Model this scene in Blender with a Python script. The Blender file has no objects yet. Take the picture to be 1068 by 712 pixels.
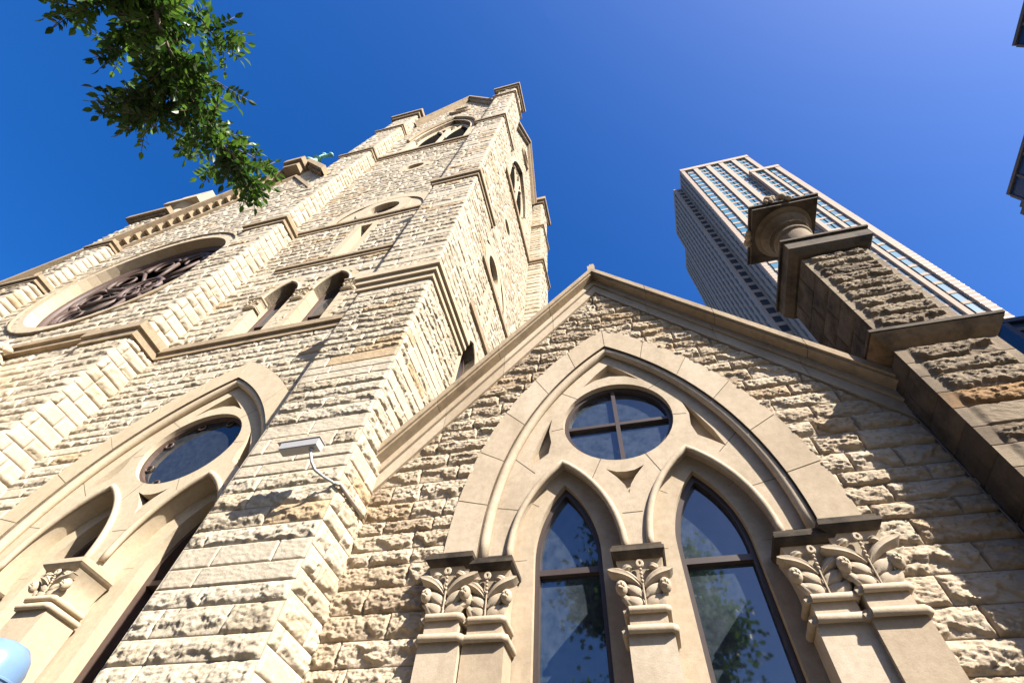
import bpy, math, random
import numpy as np
from mathutils import Vector, Matrix
from mathutils.geometry import tessellate_polygon
random.seed(7)
RNG = np.random.RandomState(11)
PI = math.pi
sc = bpy.context.scene
COL = sc.collection

# ------------------------------------------------------------------ materials
def mat_new(name):
    m = bpy.data.materials.new(name); m.use_nodes = True
    nt = m.node_tree
    for n in list(nt.nodes): nt.nodes.remove(n)
    out = nt.nodes.new('ShaderNodeOutputMaterial')
    b = nt.nodes.new('ShaderNodeBsdfPrincipled')
    nt.links.new(b.outputs['BSDF'], out.inputs['Surface'])
    return m, nt, b

def plain(name, col, rough=.6, metal=0., ior=None, bump=0., bscale=40., vary=0., spec=None):
    m, nt, b = mat_new(name)
    b.inputs['Base Color'].default_value = (*col, 1)
    b.inputs['Roughness'].default_value = rough
    b.inputs['Metallic'].default_value = metal
    if ior: b.inputs['IOR'].default_value = ior
    if spec is not None: b.inputs['Specular IOR Level'].default_value = spec
    if bump or vary:
        tc = nt.nodes.new('ShaderNodeTexCoord')
        no = nt.nodes.new('ShaderNodeTexNoise'); no.inputs['Scale'].default_value = bscale
        no.inputs['Detail'].default_value = 5
        nt.links.new(tc.outputs['Object'], no.inputs['Vector'])
        if bump:
            bu = nt.nodes.new('ShaderNodeBump'); bu.inputs['Strength'].default_value = bump
            bu.inputs['Distance'].default_value = .02
            nt.links.new(no.outputs['Fac'], bu.inputs['Height'])
            nt.links.new(bu.outputs['Normal'], b.inputs['Normal'])
        if vary:
            mx = nt.nodes.new('ShaderNodeMix'); mx.data_type = 'RGBA'
            mx.inputs[6].default_value = (*[c * (1 - vary) for c in col], 1)
            mx.inputs[7].default_value = (*[min(1, c * (1 + vary)) for c in col], 1)
            nt.links.new(no.outputs['Fac'], mx.inputs[0])
            nt.links.new(mx.outputs[2], b.inputs['Base Color'])
    return m

def stone(name, cols, stain=(.25, .2, .15), stain_amt=.35, stain_scale=1.1, stain_lo=.52, grain=.5, rough=.9, streak=0.):
    """cols: list of (pos, rgb) over the per-block 'tone' (0 is the joint)."""
    m, nt, b = mat_new(name); L = nt.links.new; N = nt.nodes.new
    at = N('ShaderNodeAttribute'); at.attribute_name = 'tone'
    cr = N('ShaderNodeValToRGB'); cr.color_ramp.interpolation = 'LINEAR'
    el = cr.color_ramp.elements
    while len(el) < len(cols): el.new(.5)
    for e, (p, c) in zip(el, cols): e.position = p; e.color = (*c, 1)
    L(at.outputs['Fac'], cr.inputs['Fac'])
    tc = N('ShaderNodeTexCoord')
    def noise(scale, detail=4, rough_=.6, stretch=None):
        n = N('ShaderNodeTexNoise'); n.inputs['Scale'].default_value = scale
        n.inputs['Detail'].default_value = detail; n.inputs['Roughness'].default_value = rough_
        if stretch:
            mp = N('ShaderNodeMapping'); mp.inputs['Scale'].default_value = stretch
            L(tc.outputs['Object'], mp.inputs['Vector']); L(mp.outputs['Vector'], n.inputs['Vector'])
        else: L(tc.outputs['Object'], n.inputs['Vector'])
        return n
    def ramp(src, lo, hi):
        r = N('ShaderNodeMapRange'); r.inputs[1].default_value = lo; r.inputs[2].default_value = hi
        L(src, r.inputs[0]); return r.outputs[0]
    def mix(fac, a, bb, mode='MIX', k=1.):
        mx = N('ShaderNodeMix'); mx.data_type = 'RGBA'; mx.blend_type = mode
        mu = N('ShaderNodeMath'); mu.operation = 'MULTIPLY'; mu.inputs[1].default_value = k
        L(fac, mu.inputs[0]); L(mu.outputs[0], mx.inputs[0])
        for s, i in ((a, 6), (bb, 7)):
            if isinstance(s, tuple): mx.inputs[i].default_value = (*s, 1)
            else: L(s, mx.inputs[i])
        return mx.outputs[2]
    n1 = noise(stain_scale, 6, .65)
    c = mix(ramp(n1.outputs['Fac'], stain_lo, stain_lo + .22), cr.outputs['Color'], stain, 'MIX', stain_amt)
    if streak:
        n2 = noise(1., 5, .6, (3.5, 3.5, .35))
        c = mix(ramp(n2.outputs['Fac'], .5, .75), c, stain, 'MIX', streak)
    n3 = noise(14, 6, .7)
    c = mix(ramp(n3.outputs['Fac'], .35, .7), c, (.62, .56, .5), 'MULTIPLY', .45)
    n4 = noise(75, 4, .7)
    c = mix(ramp(n4.outputs['Fac'], .55, .75), c, (.5, .42, .34), 'MULTIPLY', .4)
    L(c, b.inputs['Base Color'])
    b.inputs['Roughness'].default_value = rough
    b.inputs['Specular IOR Level'].default_value = .25
    bu = N('ShaderNodeBump'); bu.inputs['Strength'].default_value = grain; bu.inputs['Distance'].default_value = .012
    ad = N('ShaderNodeMath'); ad.operation = 'ADD'
    L(n3.outputs['Fac'], ad.inputs[0]); L(n4.outputs['Fac'], ad.inputs[1])
    L(ad.outputs[0], bu.inputs['Height']); L(bu.outputs['Normal'], b.inputs['Normal'])
    return m

M = {}
M['wing'] = stone('wing_limestone', [(0, (0.106, 0.0858, 0.066)), (.08, (0.29, 0.224, 0.152)), (.35, (0.343, 0.274, 0.191)), (.65, (0.376, 0.307, 0.221)), (.96, (0.396, 0.33, 0.244)), (1, (0.343, 0.257, 0.165))],
                  stain=(0.198, 0.158, 0.112), stain_amt=.4, stain_lo=.55)
M['tower'] = stone('tower_limestone', [(0, (0.143, 0.119, 0.0874)), (.08, (0.358, 0.301, 0.216)), (.4, (0.416, 0.356, 0.265)), (.7, (0.443, 0.387, 0.298)), (.9, (0.429, 0.363, 0.263)), (1, (0.39, 0.293, 0.181))],
                   stain=(0.198, 0.165, 0.125), stain_amt=.65, streak=.25, stain_scale=1.7, stain_lo=.55)
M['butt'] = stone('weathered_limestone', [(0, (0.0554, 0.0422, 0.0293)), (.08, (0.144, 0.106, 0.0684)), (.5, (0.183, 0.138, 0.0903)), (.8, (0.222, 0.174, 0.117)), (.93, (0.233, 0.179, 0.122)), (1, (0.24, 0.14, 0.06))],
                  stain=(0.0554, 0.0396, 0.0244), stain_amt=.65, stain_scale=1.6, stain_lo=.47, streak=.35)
M['dress'] = stone('dressed_limestone', [(0, (0.0924, 0.0726, 0.0561)), (.1, (0.315, 0.248, 0.17)), (.5, (0.38, 0.31, 0.222)), (1, (0.43, 0.365, 0.28))],
                   stain=(0.224, 0.172, 0.112), stain_amt=.5, stain_scale=1.1, stain_lo=.48, grain=.25, streak=.32)
M['dress2'] = stone('pale_dressed_limestone', [(0, (0.13, 0.1, 0.07)), (.1, (0.403, 0.332, 0.233)), (.5, (0.443, 0.368, 0.263)), (1, (0.429, 0.343, 0.227))],
                   stain=(0.33, 0.264, 0.178), stain_amt=.5, stain_scale=1.1, stain_lo=.48, grain=.25, streak=.35)
M['dark'] = stone('soot_and_shade_limestone', [(0, (0.0162, 0.0129, 0.00972)), (.1, (0.0646, 0.0499, 0.0356)), (.5, (0.0843, 0.0646, 0.0452)), (1, (0.0972, 0.0762, 0.0534))],
                  stain=(0.0146, 0.0116, 0.00904), stain_amt=.85, stain_scale=2.2, stain_lo=.42, grain=.25, streak=.5)  # soot on slabs and caps; shade put into the buttress's left faces
M['dull'] = stone('stained_coping_stone', [(0, (0.0528, 0.0396, 0.0264)), (.1, (0.264, 0.205, 0.132)), (.5, (0.304, 0.238, 0.158)), (1, (0.277, 0.205, 0.125))],
                  stain=(0.0858, 0.066, 0.0462), stain_amt=.6, stain_scale=2.6, stain_lo=.5, grain=.3, streak=.3)
M['ochre'] = stone('ochre_stained_limestone', [(0, (.04, .03, .02)), (.1, (.15, .1, .055)), (.5, (.2, .135, .075)), (1, (.22, .15, .08))],
                  stain=(.035, .027, .02), stain_amt=.85, stain_scale=2.4, stain_lo=.46, grain=.25, streak=.4)
M['lead'] = plain('lead_flashing', (.1, .09, .08), .8, 0., vary=.2)
M['frame'] = plain('bronze_window_frame', (.045, .032, .027), .45, vary=.2, bscale=20)
M['wood'] = plain('brown_window_tracery', (.075, .046, .034), .6, vary=.3, bscale=12, bump=.2)
M['black'] = plain('dark_louvre', (.012, .011, .01), 1., spec=0.)
def glass_mat(name, base, ior, dirt):
    m, nt, b = mat_new(name)
    tc = nt.nodes.new('ShaderNodeTexCoord'); no = nt.nodes.new('ShaderNodeTexNoise')
    no.inputs['Scale'].default_value = 9; no.inputs['Detail'].default_value = 6; no.inputs['Roughness'].default_value = .7
    nt.links.new(tc.outputs['Object'], no.inputs['Vector'])
    mr = nt.nodes.new('ShaderNodeMapRange'); mr.inputs[1].default_value = .3; mr.inputs[2].default_value = .7
    nt.links.new(no.outputs['Fac'], mr.inputs[0])
    mx = nt.nodes.new('ShaderNodeMix'); mx.data_type = 'RGBA'
    mx.inputs[6].default_value = (*base, 1); mx.inputs[7].default_value = (*dirt, 1)
    nt.links.new(mr.outputs[0], mx.inputs[0]); nt.links.new(mx.outputs[2], b.inputs['Base Color'])
    b.inputs['Roughness'].default_value = .03; b.inputs['IOR'].default_value = ior
    n2 = nt.nodes.new('ShaderNodeTexNoise'); n2.inputs['Scale'].default_value = 1.3
    nt.links.new(tc.outputs['Object'], n2.inputs['Vector'])
    bu = nt.nodes.new('ShaderNodeBump'); bu.inputs['Strength'].default_value = .02; bu.inputs['Distance'].default_value = .05
    nt.links.new(n2.outputs['Fac'], bu.inputs['Height']); nt.links.new(bu.outputs['Normal'], b.inputs['Normal'])
    return m
M['glass'] = glass_mat('window_glass', (.012, .017, .022), 2.1, (.04, .05, .06))
M['glassb'] = glass_mat('old_window_glass', (.012, .014, .018), 1.6, (.03, .035, .04))
M['copper'] = plain('green_copper', (.14, .32, .27), .6, vary=.35, bscale=6)
M['slate'] = plain('roof_slate', (.12, .12, .125), .7, vary=.3, bscale=8)
M['steel'] = plain('white_painted_steel', (.3, .295, .29), .35, vary=.06)
M['blue'] = plain('pale_blue_paint', (.12, .2, .32), .28, vary=.05)
M['ground'] = plain('concrete_paving', (.06, .056, .052), .9, vary=.15, bscale=3, bump=.2)
M['road'] = plain('asphalt', (.05, .05, .05), .9, vary=.2, bscale=8)
M['bark'] = plain('tree_bark', (.12, .095, .07), .9, vary=.4, bscale=15, bump=.6)
def leaf_mat():
    m, nt, b = mat_new('green_leaf')
    at = nt.nodes.new('ShaderNodeAttribute'); at.attribute_name = 'tone'
    cr = nt.nodes.new('ShaderNodeValToRGB'); el = cr.color_ramp.elements
    el[0].color = (.02, .055, .007, 1); el[1].color = (.1, .19, .02, 1)
    nt.links.new(at.outputs['Fac'], cr.inputs['Fac']); nt.links.new(cr.outputs['Color'], b.inputs['Base Color'])
    b.inputs['Roughness'].default_value = .42
    tr = nt.nodes.new('ShaderNodeBsdfTranslucent'); nt.links.new(cr.outputs['Color'], tr.inputs['Color'])
    ms = nt.nodes.new('ShaderNodeMixShader'); ms.inputs[0].default_value = .5
    out = [n for n in nt.nodes if n.type == 'OUTPUT_MATERIAL'][0]
    nt.links.new(b.outputs['BSDF'], ms.inputs[1]); nt.links.new(tr.outputs['BSDF'], ms.inputs[2])
    nt.links.new(ms.outputs[0], out.inputs['Surface'])
    return m
M['leaf'] = leaf_mat()

# ------------------------------------------------------------------ mesh helpers
class MB:
    def __init__(s): s.v = []; s.f = []; s.t = []; s.n = 0; s.gv = []; s.gf = []; s.gt = []
    def add(s, verts, faces, tone=.5):
        b = s.n; s.v.extend([tuple(p) for p in verts]); s.f.extend([tuple(i + b for i in q) for q in faces])
        s.t.extend([tone] * len(verts)); s.n += len(verts)
    def box(s, x0, x1, y0, y1, z0, z1, tone=None):
        tone = random.uniform(.25, .9) if tone is None else tone
        s.add([(x0, y0, z0), (x1, y0, z0), (x1, y1, z0), (x0, y1, z0), (x0, y0, z1), (x1, y0, z1), (x1, y1, z1), (x0, y1, z1)],
              [(0, 3, 2, 1), (4, 5, 6, 7), (0, 1, 5, 4), (1, 2, 6, 5), (2, 3, 7, 6), (3, 0, 4, 7)], tone)
    def prism(s, poly, y0, y1, tone=None):
        """poly: (x, z) outline, front at y0 (towards -Y), back at y1."""
        tone = random.uniform(.25, .9) if tone is None else tone
        n = len(poly)
        a = sum(poly[i][0] * poly[(i + 1) % n][1] - poly[(i + 1) % n][0] * poly[i][1] for i in range(n))
        if a < 0: poly = poly[::-1]
        v = [(x, y0, z) for x, z in poly] + [(x, y1, z) for x, z in poly]
        f = [tuple(range(n)), tuple(range(2 * n - 1, n - 1, -1))] + [(i, n + i, n + (i + 1) % n, (i + 1) % n) for i in range(n)]
        s.add(v, f, tone)
    def plate(s, outer, holes, y0, y1, tone=.5, back=False):
        loops = [outer] + holes
        flat = [p for l in loops for p in l]
        tri = tessellate_polygon([[Vector((x, z, 0)) for x, z in l] for l in loops])
        v = [(x, y0, z) for x, z in flat]; f = []
        for a, b, c in tri:
            A, B, Cc = flat[a], flat[b], flat[c]
            cr = (B[0] - A[0]) * (Cc[1] - A[1]) - (Cc[0] - A[0]) * (B[1] - A[1])
            f.append((a, b, c) if cr > 0 else (a, c, b))
        s.add(v, f, tone)
        for l in loops:
            n = len(l)
            s.add([(x, y0, z) for x, z in l] + [(x, y1, z) for x, z in l], [(i, (i + 1) % n, n + (i + 1) % n, n + i) for i in range(n)], tone)
    def tube(s, pts, r, n=8, tone=.6, closed=False, rr=None):
        pts = [Vector(p) for p in pts]; m = len(pts); rings = []
        up = Vector((0, -1, 0)); verts = []
        for i, p in enumerate(pts):
            if closed: d = (pts[(i + 1) % m] - pts[i - 1])
            else: d = (pts[min(i + 1, m - 1)] - pts[max(i - 1, 0)])
            d.normalize()
            u = up if abs(d.dot(up)) < .95 else Vector((1, 0, 0))
            a = d.cross(u).normalized(); b = a.cross(d)
            q = r if rr is None else rr[i]
            verts += [p + a * (q * math.cos(2 * PI * k / n)) + b * (q * math.sin(2 * PI * k / n)) for k in range(n)]
        f = []
        for i in range(m if closed else m - 1):
            j = (i + 1) % m
            f += [(i * n + k, i * n + (k + 1) % n, j * n + (k + 1) % n, j * n + k) for k in range(n)]
        if not closed: f += [tuple(range(n - 1, -1, -1)), tuple(range((m - 1) * n, m * n))]
        s.add(verts, f, tone)
    def lathe(s, cx, cy, prof, n=32, tone=.5):
        """prof: (radius, z) from the bottom up."""
        v = [(cx + r * math.cos(2 * PI * k / n), cy + r * math.sin(2 * PI * k / n), z) for r, z in prof for k in range(n)]
        f = []
        for i in range(len(prof) - 1):
            f += [(i * n + k, i * n + (k + 1) % n, (i + 1) * n + (k + 1) % n, (i + 1) * n + k) for k in range(n)]
        f += [tuple(range(n - 1, -1, -1)), tuple(range((len(prof) - 1) * n, len(prof) * n))]
        s.add(v, f, tone)
    def ball(s, c, r, n=10, m=7, tone=.6, sq=(1, 1, 1)):
        v = []
        for i in range(m + 1):
            a = PI * i / m
            for k in range(n):
                b = 2 * PI * k / n
                v.append((c[0] + r * sq[0] * math.sin(a) * math.cos(b), c[1] + r * sq[1] * math.sin(a) * math.sin(b), c[2] - r * sq[2] * math.cos(a)))
        s.add(v, [(i * n + k, i * n + (k + 1) % n, (i + 1) * n + (k + 1) % n, (i + 1) * n + k) for i in range(m) for k in range(n)], tone)
    def grid(s, V, keepf, tone):
        """V: (a, b, 3) numpy array; keepf: (a-1, b-1) bool."""
        a, b, _ = V.shape
        idx = np.arange(a * b).reshape(a, b)
        q = np.stack([idx[:-1, :-1], idx[:-1, 1:], idx[1:, 1:], idx[1:, :-1]], -1)[keepf]
        s.gv.append(V.reshape(-1, 3)); s.gf.append(q); s.gt.append(np.broadcast_to(np.asarray(tone, float), (a, b)).ravel())
    def build(s, name, mat, parent=None, smooth=False, angle=None):
        me = bpy.data.meshes.new(name)
        if s.gv:
            off = 0; fs = []
            for V, q in zip(s.gv, s.gf): fs.append(q + off); off += len(V)
            V = np.concatenate(s.gv).astype(np.float32); F = np.concatenate(fs).astype(np.int32); T = np.concatenate(s.gt)
            used = np.zeros(len(V), bool); used[F.ravel()] = True
            remap = np.cumsum(used) - 1
            V = V[used]; T = T[used]; F = remap[F].astype(np.int32)
            loops = [F.ravel()]; tot = [np.full(len(F), 4, np.int32)]
            if s.v:
                fl = []; ft = []
                for q in s.f: fl.extend([i + len(V) for i in q]); ft.append(len(q))
                loops.append(np.array(fl, np.int32)); tot.append(np.array(ft, np.int32))
                V = np.concatenate([V, np.array(s.v, np.float32)]); T = np.concatenate([T, np.array(s.t)])
            loops = np.concatenate(loops); tot = np.concatenate(tot)
            me.vertices.add(len(V)); me.vertices.foreach_set('co', V.ravel())
            me.loops.add(len(loops)); me.loops.foreach_set('vertex_index', loops)
            st = np.concatenate([[0], np.cumsum(tot)[:-1]]).astype(np.int32)
            me.polygons.add(len(tot)); me.polygons.foreach_set('loop_start', st); me.polygons.foreach_set('loop_total', tot)
            me.update(calc_edges=True); me.validate()
        else:
            me.from_pydata(s.v, [], s.f); me.update(); T = np.array(s.t)
        at = me.attributes.new('tone', 'FLOAT', 'POINT'); at.data.foreach_set('value', T.astype(np.float32))
        if smooth: me.polygons.foreach_set('use_smooth', np.ones(len(me.polygons), bool))
        me.materials.append(mat)
        o = bpy.data.objects.new(name, me); COL.objects.link(o)
        if parent is not None: o.parent = parent
        if smooth and angle:
            me.set_sharp_from_angle(angle=math.radians(angle))
        return o

def empty(name, loc, label=None, cat=None, group=None):
    o = bpy.data.objects.new(name, None); COL.objects.link(o); o.location = loc
    tag(o, label, cat, group); return o
def tag(o, label=None, cat=None, group=None, kind=None):
    for k, v in (('label', label), ('category', cat), ('group', group), ('kind', kind)):
        if v: o[k] = v
    return o

# ------------------------------------------------------------------ noise and rock-faced masonry
LAT = RNG.rand(256, 256)
def vnoise(x, y):
    xi = np.floor(x).astype(int); yi = np.floor(y).astype(int)
    fx = x - xi; fy = y - yi
    fx = fx * fx * (3 - 2 * fx); fy = fy * fy * (3 - 2 * fy)
    a = LAT[xi % 256, yi % 256]; b = LAT[(xi + 1) % 256, yi % 256]; c = LAT[xi % 256, (yi + 1) % 256]; d = LAT[(xi + 1) % 256, (yi + 1) % 256]
    return (a * (1 - fx) + b * fx) * (1 - fy) + (c * (1 - fx) + d * fx) * fy
def fnoise(x, y):
    xi = np.floor(x).astype(int); yi = np.floor(y).astype(int)
    fx = x - xi; fy = y - yi
    a = LAT[xi % 256, yi % 256]; b = LAT[(xi + 1) % 256, yi % 256]; c = LAT[xi % 256, (yi + 1) % 256]; d = LAT[(xi + 1) % 256, (yi + 1) % 256]
    return np.where(fx + fy < 1, a + (b - a) * fx + (c - a) * fy, d + (c - d) * (1 - fx) + (b - d) * (1 - fy))
LA = [RNG.rand(128, 128) for _ in range(5)]
def facets(x, y):
    """broken planes: every point takes the tilted plane of its nearest scattered centre."""
    xi = np.floor(x).astype(int); yi = np.floor(y).astype(int)
    best = np.full(x.shape, 9.); out = np.zeros(x.shape)
    for i in (-1, 0, 1):
        for j in (-1, 0, 1):
            a = (xi + i) % 128; b = (yi + j) % 128
            dx = x - (xi + i + LA[0][a, b]); dy = y - (yi + j + LA[1][a, b])
            d = dx * dx + dy * dy
            v = LA[2][a, b] + (LA[3][a, b] - .5) * 1.3 * dx + (LA[4][a, b] - .5) * 1.6 * dy
            out = np.where(d < best, v, out); best = np.minimum(best, d)
    return out
def sstep(x, a, b):
    t = np.clip((x - a) / (b - a), 0, 1); return t * t * (3 - 2 * t)

def rockwall(mb, O, U, V, N, u0, u1, v0, v1, course=.26, cvar=.2, blen=(.45, .95), res=.02, relief=.06, keep=None,
             smooth=.12, margin=(0, 0), seed=0, gap=.0045, tone_lo=.1, soft=.1, quoin=0, rag=.3, alt=None, orange=None):
    r = np.random.RandomState(seed)
    O, U, V, N = (np.array(a, float) for a in (O, U, V, N))
    v = v0; row = 0; offx = r.rand() * 100
    while v < v1 - .02:
        h = course * (1 + cvar * (r.rand() * 2 - 1))
        if v + h > v1 - course * .5: h = v1 - v
        va, vb = v, v + h
        # block boundaries
        us = [u0]; first = True
        if u1 - u0 < blen[0] * 1.6: us.append(u1)
        else:
            while True:
                L = blen[0] + (blen[1] - blen[0]) * r.rand()
                if first: L *= (.5 + .5 * (row % 2)) if not quoin else (quoin * (1.5 if row % 2 else .8)) / 1.
                first = False
                nu = us[-1] + L
                if nu > u1 - blen[0] * .55: us.append(u1); break
                us.append(nu)
        row_smooth = r.rand() < smooth
        if alt is not None: row_smooth = vb < alt and row % 2 == 0
        for a, b in zip(us[:-1], us[1:]):
            if keep is not None:
                ku, kv = np.meshgrid(np.linspace(a, b, 5), np.linspace(va, vb, 3))
                if keep(ku, kv).max() < -.05: r.rand(3); continue
            g = gap
            nu = max(3, int(round((b - a - 2 * g) / res)) + 1); nv = max(3, int(round((h - 2 * g) / (res * .8))) + 1)
            gu = np.concatenate([[a], np.linspace(a + g, b - g, nu), [b]]); gv = np.concatenate([[va], np.linspace(va + g, vb - g, nv), [vb]])
            uu, vv = np.meshgrid(gu, gv)
            q = r.rand(); ox = r.rand() * 60 + offx; oy = r.rand() * 60
            sm = row_smooth or r.rand() < smooth * .35
            du = np.minimum(uu - a, b - uu) - g; dv = np.minimum(vv - va, vb - vv) - g
            d = np.minimum(du, dv)
            X = uu + ox; Y = vv + oy
            if sm:
                hgt = .007 * fnoise(X / .05, Y / .025) + .004 * fnoise(X / .016, Y / .012) + relief * (.12 + .25 * r.rand())
                hgt = hgt * sstep(d, -.001, .008)
            else:
                k = h / .27
                sv = (vv - va) / h
                wx = .05 * (fnoise(X / .09, Y / .07) - .5); wy = .03 * (fnoise(X / .08 + 40, Y / .05) - .5)
                n1 = facets((X + wx) / .2, (Y + wy) / .11); n2 = facets((X + wx) / .085, (Y + wy) / .05); n3 = facets(X / .042, Y / .026)
                # the face swells from the top bed to a ragged lower lip, below which it is undercut
                cut = .05 + rag * sstep(fnoise(X / .22 + 5, 0 * Y + q * 40), .42, .95) + .5 * rag * (fnoise(X / .075 + 9, 0 * Y + q * 71) - .45) + .09 * (fnoise(X / .03, Y / .03) - .5)
                lip = sstep(sv - cut, -.05, .07)
                top = .35 + .65 * sstep(1 - sv, .0, .42)
                hgt = relief * (.75 + .38 * (n1 - .5) + .3 * (r.rand() - .5)) * top
                hgt = hgt * (.15 + .85 * lip) + relief * (.3 * (n2 - .5) + .22 * (n3 - .5)) * (.5 + .5 * lip)
                bev = .012 + .022 * fnoise(X / .06 + 9, Y / .06)
                e = np.minimum(sstep(du, -.002, bev), sstep(dv, -.002, bev * .8))
                hgt = hgt * e
                if res < .03: hgt = hgt + e * .004 * (fnoise(X / .015, Y / .012) - .5)
            if margin[0]: hgt = hgt * sstep(uu - u0, margin[0] * .75, margin[0] * 1.25)
            if margin[1]: hgt = hgt * sstep(u1 - uu, margin[1] * .75, margin[1] * 1.25)
            edge = (d < -1e-4)
            kf = np.ones((uu.shape[0] - 1, uu.shape[1] - 1), bool)
            if keep is not None:
                kk = keep(uu, vv); hgt = hgt * sstep(kk, 0, soft)
                kf = (kk[:-1, :-1] > 0) & (kk[1:, :-1] > 0) & (kk[:-1, 1:] > 0) & (kk[1:, 1:] > 0)
            inner_edge = edge & ~((uu <= u0 + 1e-6) | (uu >= u1 - 1e-6)) | (edge & ((vv <= va + 1e-6) | (vv >= vb - 1e-6)))
            hgt = np.where(inner_edge, -.011, hgt)
            hgt = np.where(edge & ~inner_edge, 0, hgt)
            P = O + uu[..., None] * U + vv[..., None] * V + hgt[..., None] * N
            if not kf.any(): continue
            tone = tone_lo + (.95 - tone_lo) * q if not sm else (.6 + .25 * q)
            if orange is None and q > .97: tone = 1.
            if orange and va <= orange < vb: tone = 1.
            mb.grid(P, kf, np.where(inner_edge, .02, tone))
        v += h; row += 1

FR = dict(U=(1, 0, 0), V=(0, 0, 1), N=(0, -1, 0))
RT = dict(U=(0, 1, 0), V=(0, 0, 1), N=(1, 0, 0))
LF = dict(U=(0, -1, 0), V=(0, 0, 1), N=(-1, 0, 0))

def sd_arch(u, v, cx, zs, w, r, zb):
    """> 0 inside a pointed (or round) arch opening."""
    R = (w * w + r * r) / (2 * w); c = w - R
    x = np.abs(u - cx)
    up = R - np.hypot(x - c, v - zs)
    lo = np.minimum(w - x, v - zb)
    return np.where(v >= zs, up, lo)
def arch_half(zs, w, r, n):
    R = (w * w + r * r) / (2 * w); c = w - R; a1 = math.acos(max(-1, min(1, -c / R)))
    return [(c + R * math.cos(a1 * i / n), zs + R * math.sin(a1 * i / n)) for i in range(n + 1)]
def arch_pts(cx, zs, w, r, n=16, zb=None):
    h = arch_half(zs, w, r, n)
    p = [(cx - x, z) for x, z in h] + [(cx + x, z) for x, z in h[-2::-1]]
    if zb is not None: p = [(cx - w, zb)] + p + [(cx + w, zb)]
    return p
def circ(cx, cz, r, n=40): return [(cx + r * math.cos(2 * PI * k / n), cz + r * math.sin(2 * PI * k / n)) for k in range(n)]

def band(mb, cx, zs, wi, ri, wo, ro, y0, y1, nv=7, seg=4, gap=.0075, zb=None, nleg=4, lip=None):
    """voussoirs between two arch outlines, with legs of jamb stones down to zb."""
    n = nv * seg
    I = arch_half(zs, wi, ri, n); Oo = arch_half(zs, wo, ro, n)
    def lerp(a, b, t): return (a[0] + (b[0] - a[0]) * t, a[1] + (b[1] - a[1]) * t)
    for sx in (1, -1):
        for k in range(nv):
            A = I[k * seg:(k + 1) * seg + 1]; B = Oo[k * seg:(k + 1) * seg + 1]
            ln = math.hypot(B[1][0] - B[0][0], B[1][1] - B[0][1]); t = min(.3, gap / max(ln, 1e-6))
            A = [lerp(A[0], A[1], t)] + A[1:-1] + [lerp(A[-1], A[-2], t)]
            B = [lerp(B[0], B[1], t)] + B[1:-1] + [lerp(B[-1], B[-2], t)]
            mb.prism([(cx + sx * x, z) for x, z in A] + [(cx + sx * x, z) for x, z in B[::-1]], y0, y1)
        mb.prism([(cx + sx * x, z) for x, z in I] + [(cx + sx * x, z) for x, z in Oo[::-1]], y0 + .008, y1 - .003, tone=.02)
        if zb is not None:
            hh = (zs - zb) / nleg
            for k in range(nleg):
                mb.prism([(cx + sx * wi, zb + k * hh + gap), (cx + sx * wo, zb + k * hh + gap), (cx + sx * wo, zb + (k + 1) * hh - gap), (cx + sx * wi, zb + (k + 1) * hh - gap)], y0, y1)
            mb.prism([(cx + sx * (wi + .002), zb), (cx + sx * (wo - .002), zb), (cx + sx * (wo - .002), zs), (cx + sx * (wi + .002), zs)], y0 + .008, y1 - .003, tone=.02)
def ring(mb, cx, cz, r0, r1, y0, y1, nv=8, seg=5, gap=.004):
    for k in range(nv):
        a0 = 2 * PI * k / nv + gap / r1; a1 = 2 * PI * (k + 1) / nv - gap / r1
        A = [a0 + (a1 - a0) * i / seg for i in range(seg + 1)]
        mb.prism([(cx + r0 * math.cos(a), cz + r0 * math.sin(a)) for a in A] + [(cx + r1 * math.cos(a), cz + r1 * math.sin(a)) for a in A[::-1]], y0, y1)
def strip(mb, a, b, y, w=.009, tone=0.):
    """a mortar joint line on a face at y."""
    d = Vector((b[0] - a[0], b[1] - a[1])); d.normalize(); p = Vector((-d.y, d.x)) * w / 2
    q = [(a[0] + p.x, a[1] + p.y), (b[0] + p.x, b[1] + p.y), (b[0] - p.x, b[1] - p.y), (a[0] - p.x, a[1] - p.y)]
    mb.prism(q, y - .0025, y + .004, tone)
def leaf_relief(mb, p0, ang, length, width, y0, bulge, curl=0., tip_out=0., tone=.6, ns=10, nt=6, blunt=False):
    dx, dz = math.cos(ang), math.sin(ang); px, pz = -dz, dx
    v = []
    for i in range(ns + 1):
        s = i / ns
        cx = p0[0] + dx * length * s + px * curl * length * s * s
        cz = p0[1] + dz * length * s + pz * curl * length * s * s
        w = width * (math.sin(PI * min(1, s ** .8 * .97 + .03)) ** .65 + .05)
        if blunt: w = width * (.25 + .75 * s ** .8) * math.sqrt(max(.02, 1 - s ** 7))
        yc = y0 - bulge * math.sin(PI * (.15 + .75 * s)) - tip_out * s * s
        tx = dx + px * curl * 2 * s; tz = dz + pz * curl * 2 * s; l = math.hypot(tx, tz); nx, nz = -tz / l, tx / l
        for j in range(nt + 1):
            t = -1 + 2 * j / nt
            yy = yc + (bulge * .9 + tip_out * s * s) * (t * t) + (bulge * .22 if abs(t) < .05 else 0)
            v.append((cx + nx * w * t, yy, cz + nz * w * t))
    m = nt + 1
    f = [(i * m + j, i * m + j + 1, (i + 1) * m + j + 1, (i + 1) * m + j) for i in range(ns) for j in range(nt)]
    mb.add(v, f, tone)
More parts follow.
